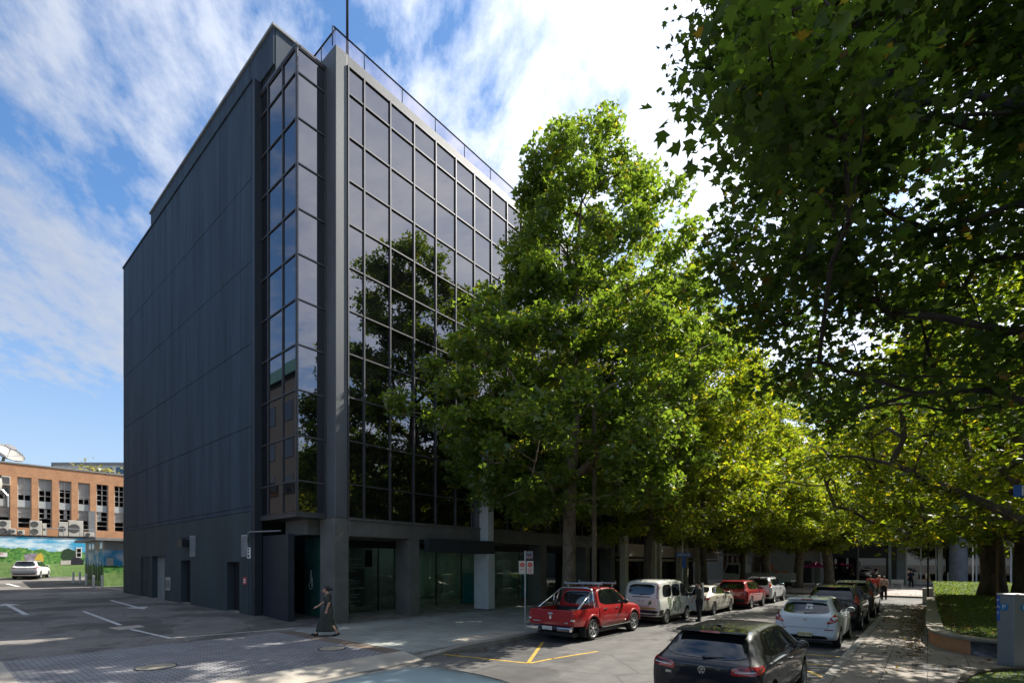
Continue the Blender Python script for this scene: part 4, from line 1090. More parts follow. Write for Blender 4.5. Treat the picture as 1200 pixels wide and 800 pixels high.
# blue street sign down the street
p = onx(800, 690, -12.2); p.z = .15; dS = (p-CAM).dot(FW); mp_ = F/dS
s = thing('street_sign', 'blue street sign with one horizontal and one hanging vertical panel above the white van', 'sign', (p.x, p.y, .15))
MB().tube([(p.x, p.y, .15), (p.x, p.y, 4.4)], .04, 8).build('pole', M['steel'], parent=s)
def bplate(x0, x1, y0, y1, m, name, out=.05, th=.02):
    A = p+RT*((x0-800)/mp_)+uy*out; Bq = p+RT*((x1-800)/mp_)+uy*out; z0, z1 = H+(660-y1)/mp_, H+(660-y0)/mp_
    return MB().prism([Vector((A.x, A.y, z0)), Vector((Bq.x, Bq.y, z0)), Vector((Bq.x, Bq.y, z1)), Vector((A.x, A.y, z1))], -uy*th).build(name, m, parent=s)
bplate(792, 810, 647.5, 651.8, M['bluesign'], 'panel'); bplate(799.5, 803, 652, 665, M['bluesign'], 'panel')
for k in range(5): bplate(794+k*3, 795.8+k*3, 648.7, 650.6, M['palecol'], 'lettering', .054, .003)
# plaza furniture
def umbrella(px, py, zb, lab):
    p = ony(px, py, 62.0); p.z = .13; s = thing('cafe_umbrella', lab, 'umbrella', p)
    MB().tube([p, (p.x, p.y, 2.6)], .035, 8).build('pole', M['darkmetal'], parent=s)
    MB().lathe([(1.25, 2.15), (1.25, 2.28), (.6, 2.52), (.05, 2.72)], 8, (p.x, p.y, 0)).build('canopy', M['umbrella'], parent=s)
umbrella(956, 680, .13, 'dark pink cafe umbrella open in front of the pale plaza building')
def banner(px0, px1, py0, py1, Y, lab):
    a, b = ony(px0, py1, Y), ony(px1, py0, Y); s = thing('orange_banner', lab, 'banner', ((a.x+b.x)/2, Y, .13))
    MB().box(a.x, b.x, Y-.03, Y+.03, a.z, b.z).build('canvas', M['orange'], parent=s, bevel=.01)
    MB().tube([(a.x+.1, Y, .13), (a.x+.1, Y, a.z)], .03).tube([(b.x-.1, Y, .13), (b.x-.1, Y, a.z)], .03).build('legs', M['darkmetal'], parent=s)
banner(900.5, 906, 661, 668, 62, 'small upper orange cafe banner close to the left tree trunk on the plaza')
banner(907.5, 912.5, 668, 674, 61, 'small red-orange cafe banner between the other two on the plaza')
banner(916, 923.5, 669, 675.5, 60, 'widest bright orange cafe banner just left of the forked plaza tree')
p = ony(1051.5, 688, 63); m = MB(); m.box(p.x-.5, p.x+.5, 62.7, 63.2, .5, .58); m.box(p.x-.45, p.x-.33, 62.75, 63.15, .13, .5); m.box(p.x+.33, p.x+.45, 62.75, 63.15, .13, .5); m.box(p.x-.5, p.x+.5, 63.2, 63.26, .62, .95)
o = m.build('park_bench', M['palecol'], origin=(p.x, 63, .13), bevel=.01); tag(o, 'small pale bench on the plaza before the black shopfront', 'bench')
p = ony(874.5, 690, 47.6); p.z = .14
s = thing('street_sign', 'tall narrow white sign plate on a thin pole near the white truck', 'sign', p)
MB().tube([p, (p.x, p.y, 3.3)], .03, 8).build('pole', M['steel'], parent=s)
MB().box(p.x-.13, p.x+.13, p.y-.04, p.y-.03, 2.7, 3.35).build('plate', M['whitepaint'], parent=s)
p = onz(913, 699, .13); m = MB(); m.box(-.3, .3, -.35, .35, .08, 1.0); m.box(-.33, .33, -.38, .4, 1.0, 1.1)
o = m.build('wheelie_bin', M['teal'], local=True, bevel=.03); o.location = (p.x, 46.2, 0); o.location.x = ony(913, 690, 46.2).x
for sx in (-1, 1): MB().lathe([(.1, -.03), (.1, .03)], 12, (sx*.28, .38, .1), 'x').build('wheel', M['tyre'], parent=o, local=True)
tag(o, 'teal wheelie bin standing just past the silver wagon', 'bin')
# ------------------------------------------------------------------ trees
LOBED = np.array([(0, -.05), (.2, .02), (.5, .12), (.3, .3), (.46, .6), (.19, .55), (0, 1.0), (-.19, .55), (-.46, .6), (-.3, .3), (-.5, .12), (-.2, .02)])
MIDL = np.array([(0, -.02), (.48, .16), (.22, .42), (0, 1.0), (-.22, .42), (-.48, .16)])
M['leaf'] = leaf_mat('plane_leaf', (.049, .083, .020), (.098, .142, .034), (.20, .18, .04), (2.5, 2.5, .75), .05)
M['leafy'] = leaf_mat('plane_leaf_backlit_tint', (.068, .104, .015), (.132, .168, .025), (.27, .235, .03), (2.45, 2.35, .55), .1)  # yellow-green of leaves lit from behind is put into this colour
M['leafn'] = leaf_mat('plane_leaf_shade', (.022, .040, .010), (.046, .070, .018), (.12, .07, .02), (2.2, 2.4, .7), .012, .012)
def leaf_obj(name, C, size, tmpl, m, seed, parent, flat=.55, curl=.25):
    rg = np.random.default_rng(seed); k = len(C)
    nz = rg.normal(0, flat, (k, 3)); nz[:, 2] += rg.choice([1, 1, 1, -1], k)*.8
    nz /= np.linalg.norm(nz, axis=1)[:, None]
    t = rg.normal(0, 1, (k, 3)); t[:, 2] -= .5
    t -= nz*(t*nz).sum(1)[:, None]; t /= np.linalg.norm(t, axis=1)[:, None]+1e-9
    b = np.cross(nz, t); sz = size*rg.uniform(.55, 1.35, k)
    u = tmpl[:, 0]; v = tmpl[:, 1]; w = -curl*(np.abs(u)*1.1+v*v*.5)
    V = C[:, None, :]+sz[:, None, None]*(b[:, None, :]*u[None, :, None]+t[:, None, :]*v[None, :, None]+nz[:, None, :]*w[None, :, None])
    o = np_faces(name, V, len(tmpl), m)
    if parent is not None: o.parent = parent
    return o
def tree_parts(root, trunk, clumps, nleaf, size, tmpl, m, bark, seed, r0, spread=.5, flatz=.7, twig=.008, name='crown', wob=.06, pipe=.5, minr=.012):
    """trunk: list of (x,y,z) in local coordinates; clumps: (k,3) local; branches grow by attaching every clump to the nearest node"""
    rnd = random.Random(seed); rg = np.random.default_rng(seed)
    nodes = [Vector(p) for p in trunk]; par = [-1]+list(range(len(trunk)-1)); n0 = len(trunk)
    chains = [list(range(n0))]
    ax = np.array([nodes[-1].x, nodes[-1].y]); low = n0*2//5
    order = sorted(range(len(clumps)), key=lambda i: min((Vector(clumps[i])-n).length for n in nodes[low:]))
    P = np.array([tuple(n) for n in nodes])
    for ci in order:
        c = np.array(clumps[ci]); d = np.linalg.norm(P-c, axis=1)
        pen = d+np.where(P[:, 2] > c[2]-.25*d, 2.2*(P[:, 2]-c[2]+.25*d), 0); pen[:low] += 6
        j = int(np.argmin(pen)); a = nodes[j]; bV = Vector(c); ln = (bV-a).length; k = max(2, min(6, int(ln/.7)))
        ch = [j]; cur = j
        for q in range(1, k+1):
            f = q/k; p = a.lerp(bV, f)+Vector((rnd.gauss(0, 1), rnd.gauss(0, 1), rnd.gauss(0, 1)))*wob*ln*(1 if q < k else .2)+Vector((0, 0, math.sin(f*math.pi)*.08*ln))
            nodes.append(p); par.append(cur); cur = len(nodes)-1; ch.append(cur)
        P = np.array([tuple(n) for n in nodes]); chains.append(ch)
    cnt = [0]*len(nodes)
    for ch in chains[1:]:
        i = ch[-1]
        while i != -1: cnt[i] += 1; i = par[i]
    tot = max(1, len(clumps))
    rad = [max(minr, r0*(max(1, cnt[i])/tot)**pipe) for i in range(len(nodes))]
    tm_ = MB(); L_ = chains[0]
    tr = [max(rad[i], r0*(1-.75*(t/(len(L_)-1)))) if t/(len(L_)-1) < .45 else max(rad[i], minr*2) for t, i in enumerate(L_)]
    tr[0] *= 1.35
    tm_.tube([nodes[i] for i in L_], tr, 14)
    tk = tm_.build('trunk', bark, parent=root, local=True, smooth=True, fix=False)
    lm = MB()
    for ch in chains[1:]:
        rr = [min(rad[ch[1]]*1.15, rad[ch[0]])]+[rad[i] for i in ch[1:]]
        lm.tube([nodes[i] for i in ch], rr, 5 if rr[0] < .05 else 8, cap=False)
        if rr[0] > .03: lm.ball(nodes[ch[0]], rr[0]*1.02, n=8)
    for ch in chains[1:]:
        c = nodes[ch[-1]]
        for _ in range(2):
            e = Vector((rnd.gauss(0, .9), rnd.gauss(0, .9), rnd.gauss(.1, .6))); e = c+e*(spread*min(1, 1.0/(e.length+1e-6))); lm.tube([nodes[ch[-2]].lerp(c, .6), c.lerp(e, .5), e], [minr*.9, minr*.7, minr*.4], 4, cap=False)
    lm.build('branches', bark, parent=root, local=True, smooth=True, fix=False)
    Cs = []
    for c in clumps:
        k = max(6, int(nleaf*rnd.uniform(.6, 1.4))); s = spread*rnd.uniform(.75, 1.25)
        q = rg.normal(0, 1, (k, 3)); q /= (np.linalg.norm(q, axis=1)[:, None]+1e-9); q *= (rg.uniform(0, 1, (k, 1))**.55)*s*1.5
        q[:, 2] *= flatz; Cs.append(np.array(c)+q)
    leaf_obj(name, np.concatenate(Cs), size, tmpl, m, seed+1, root)
def clump_profile(n, prof, seed, shell=.55, lobes=.22, squash=(1, 1)):
    """random clump centres inside a lumpy radius(z) profile [(z, r)], denser near the surface"""
    rg = random.Random(seed); out = []; zs_ = [p[0] for p in prof]; rs_ = [p[1] for p in prof]
    ph = [rg.uniform(0, 6.28) for _ in range(6)]
    mx = max(rs_)
    while len(out) < n:
        z = rg.uniform(zs_[0], zs_[-1]); r = float(np.interp(z, zs_, rs_))
        if rg.random() > (r/mx)**1.6+.06: continue
        a = rg.uniform(0, 2*math.pi)
        r *= 1+lobes*(.6*math.sin(2*a+ph[0]+z*.5)+.5*math.sin(3*a+ph[1]-z*.9)+.4*math.sin(5*a+ph[2]+z*1.6))
        q = rg.random()**(.5 if rg.random() > shell else .16)
        out.append((r*q*math.cos(a)*squash[0], r*q*math.sin(a)*squash[1], z+rg.uniform(-.3, .3)))
    return out
def trunk_line(h, seed, lean=(0, 0), n=10, w=.06):
    rg = random.Random(seed); pts = []; x = y = 0
    for i in range(n):
        f = i/(n-1); pts.append((lean[0]*f*f+x, lean[1]*f*f+y, h*f)); x += rg.gauss(0, w); y += rg.gauss(0, w)
    return pts
KX = -12.5
# the tall street tree in the middle of the picture
t1 = thing('plane_tree', 'tallest plane tree, its pyramid crown rising before the mirrored facade behind the red ute', 'tree', (KX, 18.9, .14), 0, 'street plane trees along the kerb')
prof = [(4.6, 2.0), (5.4, 4.6), (7.2, 6.1), (9.8, 6.1), (12.5, 5.1), (15.4, 4.1), (18.0, 3.2), (19.9, 2.5), (21.2, 1.6), (22.0, .5)]
tree_parts(t1, trunk_line(21.4, 4, (.45, .3)), [(c[0]+max(0, c[2]-9)*.075, c[1]+max(0, c[2]-9)*.06, c[2]) for c in clump_profile(470, prof, 21, .6, .24) if c[0] > -4.9], 160, .22, MIDL, M['leaf'], M['bark'], 5, .30, .5)
# second street tree: its own crown, copied down the kerb
t2 = thing('plane_tree', 'second street plane tree from the red ute, its trunk behind the white van', 'tree', (KX, 27.2, .14), 0, 'street plane trees along the kerb')
prof2 = [(3.9, 2.2), (5.0, 4.6), (6.8, 5.6), (9.8, 5.8), (13, 5.2), (16.5, 4.2), (19.0, 2.8), (20.6, .6)]
tree_parts(t2, trunk_line(18, 9, (-.3, .3)), clump_profile(380, prof2, 31, .6, .24), 165, .21, MIDL, M['leafy'], M['barkdark'], 6, .22, .54)
dup(t2, (KX, 36.7, .14), 2.1, 'third street plane tree from the ute, trunk right of the blue street sign')
dup(t2, (KX+.2, 45.7, .12), 4.2, 'fourth plane tree along the left kerb, beside the timber portal', (.95, .95, .92))
# spreading plaza trees
def place(px, py, z=.13): p = onz(px, py, z); return (p.x, p.y, z)
t3 = thing('plane_tree', 'forked plane tree with a short stout trunk standing alone on the plaza paving', 'tree', place(935, 688), 0, 'plaza trees')
prof3 = [(4.2, 3.4), (4.9, 5.6), (6.2, 6.3), (8.2, 5.6), (10, 3.6), (11.3, 1.2)]
tree_parts(t3, [(0, 0, 0), (.02, .05, .8), (.05, 0, 1.6), (.1, .1, 2.4), (.2, .1, 3.4), (.1, .3, 4.6), (.3, .2, 6), (.2, .4, 8), (.3, .3, 10)], clump_profile(240, prof3, 41, .6, .2), 170, .24, MIDL, M['leafy'], M['bark'], 8, .42, .75)
pt_ = [(898, 690, 1.0, 'plaza plane tree with a straight dark trunk left of the forked one'), (972, 687, 1.1, 'plane tree at the back of the plaza before the black shopfront'),
              (1100, 685, 1.15, 'plane tree in front of the glass building behind the far lawn'), (885, 684, 1.2, 'plane tree behind the white truck')]
for i, (px, py, s_, lab) in enumerate(pt_):
    dup(t3, place(px, py), 1.3+i*1.7, lab, s_)
bk_ = [(-26, 84, 1.5), (-16, 96, 1.7), (6, 98, 1.7), (22, 94, 1.7), (38, 80, 1.6), (-38, 80, 1.5)]
bl_ = ['tall tree beyond the pale plaza building, second from the left', 'tall tree rising behind the black shopfront roof', 'tall tree rising behind the glass building, nearer its left end', 'tall tree rising behind the glass building, nearer its right end', 'tall tree at the far right beyond the lawn', 'tall tree at the far left beyond the pale plaza building']
for (x, y, s_), lab in zip(bk_, bl_): dup(t2, (x, y, .1), x*.7, lab, s_)
# big old trees on the lawn at the right
t4 = thing('plane_tree', 'old lawn plane tree with a very thick dark trunk, left of the two', 'tree', (onz(1163, 697, .8).x, onz(1163, 697, .8).y, .75), 0, 'old lawn trees')
prof4 = [(3.6, 5.0), (4.6, 7.4), (6.5, 8.2), (9, 7.8), (11.5, 6.0), (13.5, 3.6), (15, 1.2)]
tree_parts(t4, [(0, 0, 0), (.03, 0, .9), (.0, .1, 2.0), (-.1, .1, 3.2), (-.1, .3, 4.6), (.1, .2, 6), (.1, .4, 8.5), (.2, .3, 12)], clump_profile(250, prof4, 51, .6, .25), 130, .23, MIDL, M['leafy'], M['barkdark'], 12, .52, .8, minr=.02)
dup(t4, (onz(1202, 699, .8).x, onz(1202, 699, .8).y, .75), 2.6, 'old plane tree with a thick dark trunk at the right edge behind the ticket machine', .9)
for (x, y, a, lab) in ((17, 14, 1.0, 'wide plane tree in the park, second from the glass building, seen only as a reflection'), (22, 30, 3.3, 'wide plane tree deep in the park before the added building, seen only as a reflection'), (15, -6, 5.0, 'wide plane tree in the park behind the viewer, seen only as a reflection')):
    dup(t4, (x, y, .2), a, lab, (1, 1, 1.15))
dup(t4, (3.7, 25.2, .5), 4.0, 'wide spreading plane tree just off the right edge, its boughs reaching over the lawn', (.95, .95, .9))
# reaching boughs and the big leaved canopy over the viewer, one tree on the footpath at the right, just out of frame
t5 = thing('overhanging_plane_tree', 'dark leafy plane tree overhanging the whole upper right corner with big lobed leaves', 'tree', (4.6, 9.4, .15))
rg = random.Random(77); cl = []
def add_region(n, x0, x1, y0, y1, dmin, dmax):
    """clumps scattered in a block of air given by its bearing and height range as seen from the footpath"""
    for _ in range(n):
        d = rg.uniform(dmin, dmax); u = rg.uniform(x0, x1); v = rg.uniform(y0, y1)
        p = CAM+FW*d+RT*((u-600)/F*d)+Vector((0, 0, (660-v)/F*d)); cl.append((p.x-4.6, p.y-9.4, p.z-.15))
edge = lambda v: 800+((v-60)*.0 if v < 60 else 60*min(1, abs(v-90)/60)*(1 if v > 90 else 0) if v < 150 else 10+(v-150)*.12 if v < 330 else 32+(v-330)*.45)
for _ in range(520):
    v = rg.uniform(-160, 500); u = rg.uniform(edge(v)+14, 1420)
    if rg.random() < .45 and u < edge(v)+50: continue
    if v > 330 and rg.random() < .4: continue
    d = rg.uniform(5.2, 11.5) if u > 900 else rg.uniform(6.5, 9.5)
    if u > 1200: d = rg.uniform(4, 12)
    p = CAM+FW*d+RT*((u-600)/F*d)+Vector((0, 0, (660-v)/F*d))
    cl.append((p.x-4.6, p.y-9.4, p.z-.15))
for _ in range(170):      # the rest of the same crown, behind and to the right of the viewer's field
    a = rg.uniform(0, 6.28); r = 6.5*rg.random()**.5; cl.append((1.5+r*math.cos(a), 1+r*math.sin(a), rg.uniform(8, 15)))
for u, v, d in ((868, 110, 3.6), (905, 85, 3.4), (930, 150, 3.7), (960, 110, 3.5), (1010, 60, 3.6), (905, 20, 4.2), (1000, 250, 3.9)):
    p = CAM+FW*d+RT*((u-600)/F*d)+Vector((0, 0, (660-v)/F*d)); cl.append((p.x-4.6, p.y-9.4, p.z-.15))
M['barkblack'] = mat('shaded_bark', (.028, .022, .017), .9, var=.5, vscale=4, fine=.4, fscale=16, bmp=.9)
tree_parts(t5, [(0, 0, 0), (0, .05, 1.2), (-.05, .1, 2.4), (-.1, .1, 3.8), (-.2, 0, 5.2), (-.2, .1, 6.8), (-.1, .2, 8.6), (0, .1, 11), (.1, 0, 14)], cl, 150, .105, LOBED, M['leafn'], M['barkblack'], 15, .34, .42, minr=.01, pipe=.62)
M['leafs'] = leaf_mat('dry_shrub_leaf', (.2, .19, .08), (.30, .27, .13), (.3, .2, .05), (1.5, 1.5, .8), .1)
leaf_obj('foliage', np.array(SHRUB[1]), .32, MIDL, M['leafs'], 3, SHRUB[0])
sh = MB()
for q in SHRUB[1][::14]: sh.tube([(0, q[1]*.4, -.6), (q[0]*.5, q[1]*.8, q[2]*.4), q], [.05, .03, .015], 5, cap=False)
sh.build('stems', M['bark'], parent=SHRUB[0], local=True)
# fallen leaves
rg2 = np.random.default_rng(9); C = []
while len(C) < 1500:
    if rg2.random() < .55:
        y = rg2.uniform(16, 37); x = -abs(rg2.normal(0, .35))-.1
    elif rg2.random() < .5: x = rg2.uniform(-1.5, .0); y = rg2.uniform(22, 36)
    else: x = rg2.uniform(-1.5, 4); y = rg2.uniform(10, 17.2)*1.0
    if x > -.05 and y > 17.2: continue
    if rg2.random() < .25 and y < 17: continue
    C.append((x, y, .165+rg2.uniform(0, .02)))
for _ in range(700): C.append((rg2.uniform(-12, 3), 47.6+abs(rg2.normal(0, 2.5)), .16))
for _ in range(260): C.append((rg2.uniform(-10.3, -9.9), rg2.uniform(9, 34), .02))
for _ in range(500):
    y = rg2.uniform(18.5, 36); C.append((.42+abs(rg2.normal(0, .3)), y, lawnz(0, y)+.05))
M['litter'] = leaf_mat('dry_leaf', (.10, .05, .02), (.24, .13, .05), (.30, .2, .05), (.8, .8, .6), .2)
tag(leaf_obj('fallen_leaves', np.array(C), .085, MIDL, M['litter'], 4, None, flat=.25), kind='stuff')
# ------------------------------------------------------------------ vehicles (local frame: rear at y=0, nose towards +y)
def ev_mesh(o):
    dg = bpy.context.evaluated_depsgraph_get(); dg.update()
    return bpy.data.meshes.new_from_object(o.evaluated_get(dg))
def loft_body(st, sub=2, box=0.0):
    """st rows: y, z_floor, z_belt, z_roof, half width, half roof width"""
    vs = []; fs = []; rings = []
    for (y, zb, zs, zr, ws, wr) in st:
        g = zr-zs
        half = [(0, zb), (ws-.14, zb), (ws-.03, zb+.06), (ws-.005, zb+(zs-zb)*.38), (ws, zb+(zs-zb)*.72), (ws-.02, zs-.03), (ws-.045, zs+.01),
                (wr+(ws-.045-wr)*.45, zs+g*.5), (wr+.02, zs+g*.86), (wr-.05, zr-.012), (wr*.6, zr+.006), (0, zr+.012)]
        ring = [(x, y, z) for x, z in half]+[(-x, y, z) for x, z in half[-2:0:-1]]
        rings.append(len(vs)); vs += ring
    n = 22; h = 12
    for a, b in zip(rings, rings[1:]):
        for k in range(n): fs.append([a+k, a+(k+1) % n, b+(k+1) % n, b+k])
    for r, fl in ((rings[0], False), (rings[-1], True)):
        fs.append([r+0, r+1, r+n-1])
        for k in range(1, h-2): fs.append([r+k, r+k+1, r+n-k-1, r+n-k])
        fs.append([r+h-2, r+h-1, r+h])
        if not fl: pass
    return vs, fs
def make_body(st, mats, wheels, r, W_, sub=2, flare=.05, depth=.34):
    vs, fs = loft_body(st); mb = MB().add(vs, fs)
    o = mb.build('tmp', mats, local=True)
    md = o.modifiers.new('s', 'SUBSURF'); md.levels = sub; md.render_levels = sub; md.boundary_smooth = 'PRESERVE_CORNERS'
    me = ev_mesh(o); o.modifiers.clear(); o.data = me
    cut = MB()
    for wy in wheels:
        for s in (-1, 1):
            cut.lathe([(r+flare, -.0), (r+flare, depth+.2)], 28, (s*(W_-depth), wy, r+.01), 'x') if s > 0 else cut.lathe([(r+flare, 0), (r+flare, -(depth+.2))], 28, (s*(W_-depth), wy, r+.01), 'x')
    c = cut.build('cut', M['black'], local=True)
    b = o.modifiers.new('b', 'BOOLEAN'); b.operation = 'DIFFERENCE'; b.object = c; b.solver = 'EXACT'; b.material_mode = 'TRANSFER'
    me2 = ev_mesh(o); o.modifiers.clear()
    if len(me2.polygons) > len(me.polygons)*.5: o.data = me2
    bpy.data.objects.remove(c)
    o.data.polygons.foreach_set('use_smooth', [True]*len(o.data.polygons))
    o.data.set_sharp_from_angle(angle=R(38)); o.data.update()
    return o
def bvh_of(o):
    me = o.data; return BVHTree.FromPolygons([v.co.copy() for v in me.vertices], [list(p.vertices) for p in me.polygons])
def chaikin(p, it=2, k=.2):
    for _ in range(it):
        q = []
        for i in range(len(p)):
            a, b = Vector(p[i]), Vector(p[(i+1) % len(p)]); q += [a.lerp(b, k), a.lerp(b, 1-k)]
        p = q
    return [Vector(v) for v in p]
AX = {'right': (Vector((3, 0, 0)), Vector((-1, 0, 0)), lambda a, b: Vector((0, a, b))), 'left': (Vector((-3, 0, 0)), Vector((1, 0, 0)), lambda a, b: Vector((0, a, b))),
      'rear': (Vector((0, -3, 0)), Vector((0, 1, 0)), lambda a, b: Vector((a, 0, b))), 'front': (Vector((0, 9, 0)), Vector((0, -1, 0)), lambda a, b: Vector((a, 0, b))),
      'top': (Vector((0, 0, 4)), Vector((0, 0, -1)), lambda a, b: Vector((a, b, 0)))}
def drape(bvh, poly, side, off=.004, step=.09, rnd=2, k=.16):
    org, d, f = AX[side]
    P = chaikin(poly, rnd, k) if rnd else [Vector(p) for p in poly]
    Q = []
    for i in range(len(P)):
        a, b = P[i], P[(i+1) % len(P)]; n = max(1, int((b-a).length/step)); Q += [a.lerp(b, j/n) for j in range(n)]
    n0 = len(Q); E = [(i, (i+1) % n0) for i in range(n0)]; pts = list(Q)
    xs_ = [p.x for p in Q]; ys_ = [p.y for p in Q]; x = min(xs_)+step/2
    while x < max(xs_):
        y = min(ys_)+step/2
        while y < max(ys_): pts.append(Vector((x, y))); y += step
        x += step
    r = delaunay_2d_cdt(pts, E, [], 1, 1e-5)
    vs = []
    for p in r[0]:
        o_ = f(p.x, p.y)+org; h = bvh.ray_cast(o_, d, 12)
        if h[0] is None:
            h = bvh.find_nearest(f(p.x, p.y)+org*.3)
        nn = h[1]; nn = nn if nn.dot(d) < 0 else -nn
        vs.append(h[0]+nn*off)
    return vs, [list(q) for q in r[2]]
def strip(bvh, pts, side, w=.010, off=.003, step=.06):
    org, d, f = AX[side]; vs = []; fs = []; Q = []
    for a, b in zip(pts, pts[1:]):
        a, b = Vector(a), Vector(b); n = max(1, int((b-a).length/step)); Q += [a.lerp(b, j/n) for j in range(n)]
    Q.append(Vector(pts[-1]))
    for i, p in enumerate(Q):
        t = (Q[min(i+1, len(Q)-1)]-Q[max(i-1, 0)]).normalized(); nrm = Vector((-t.y, t.x))*w/2
        for s in (-1, 1):
            q = p+nrm*s; h = bvh.ray_cast(f(q.x, q.y)+org, d, 12)
            if h[0] is None: h = bvh.find_nearest(f(q.x, q.y)+org*.3)
            nn = h[1] if h[1].dot(d) < 0 else -h[1]; vs.append(h[0]+nn*off)
    for i in range(len(Q)-1): fs.append([2*i, 2*i+1, 2*i+3, 2*i+2])
    return vs, fs
def hit(bvh, a, b, side):
    org, d, f = AX[side]; h = bvh.ray_cast(f(a, b)+org, d, 12)
    if h[0] is None: h = bvh.find_nearest(f(a, b)+org*.3)
    return h[0]
def mirror_y(P): return P
WH = {}
def wheel(root, x, y, r, w=.2, style=5):
    s = 1 if x > 0 else -1; key = (r, w, style, s)
    t = bpy.data.objects.new('wheel', None); COL.objects.link(t); t.parent = root; t.location = (x, y, r); t.empty_display_size = .1
    if key not in WH:
        m = MB(); m.lathe([(r*.66, -w/2), (r*.9, -w/2), (r*.985, -w*.36), (r, -w*.2), (r, w*.2), (r*.985, w*.36), (r*.9, w/2), (r*.66, w/2), (r*.64, w*.3), (r*.64, -w*.3), (r*.66, -w/2)], 36, (0, 0, 0), 'x', cap=False)
        ty = m.build('tyre', M['tyre'], local=True, smooth=True, parent=t)
        m = MB(); ro = r*.65; xo = s*w*.36
        m.lathe([(ro, s*w*.5), (ro*.93, s*w*.44), (ro*.9, s*w*.1), (ro*.9, -s*w*.3)], 32, (0, 0, 0), 'x', cap=False)
        m.lathe([(ro*.22, s*w*.44), (ro*.2, s*w*.46), (.001, s*w*.47)], 18, (0, 0, 0), 'x', cap=False)
        for k in range(style):
            a = 2*math.pi*k/style+.3
            for da in ((-.16, .16) if style <= 6 else (0,)):
                p0 = Vector((s*w*.43, math.cos(a)*ro*.15, math.sin(a)*ro*.15)); p1 = Vector((s*w*.42, math.cos(a+da)*ro*.93, math.sin(a+da)*ro*.93))
                tdir = Vector((0, -math.sin(a), math.cos(a)))*ro*.075
                m.prism([p0-tdir*.9, p1-tdir, p1+tdir, p0+tdir*.9], (-s*w*.12, 0, 0))
        ri = m.build('rim', M['rim'], local=True, parent=t)
        m = MB(); m.lathe([(.001, -s*w*.05), (ro*.89, -s*w*.05)], 24, (0, 0, 0), 'x', cap=False); m.lathe([(ro*.55, s*w*.0), (ro*.5, s*w*.05), (.01, s*w*.05)], 24, (0, 0, 0), 'x', cap=False)
        br = m.build('brake', M['darkmetal'], local=True, parent=t); WH[key] = (ty, ri, br)
    else:
        for o in WH[key]: c = o.copy(); COL.objects.link(c); c.parent = t
    return t
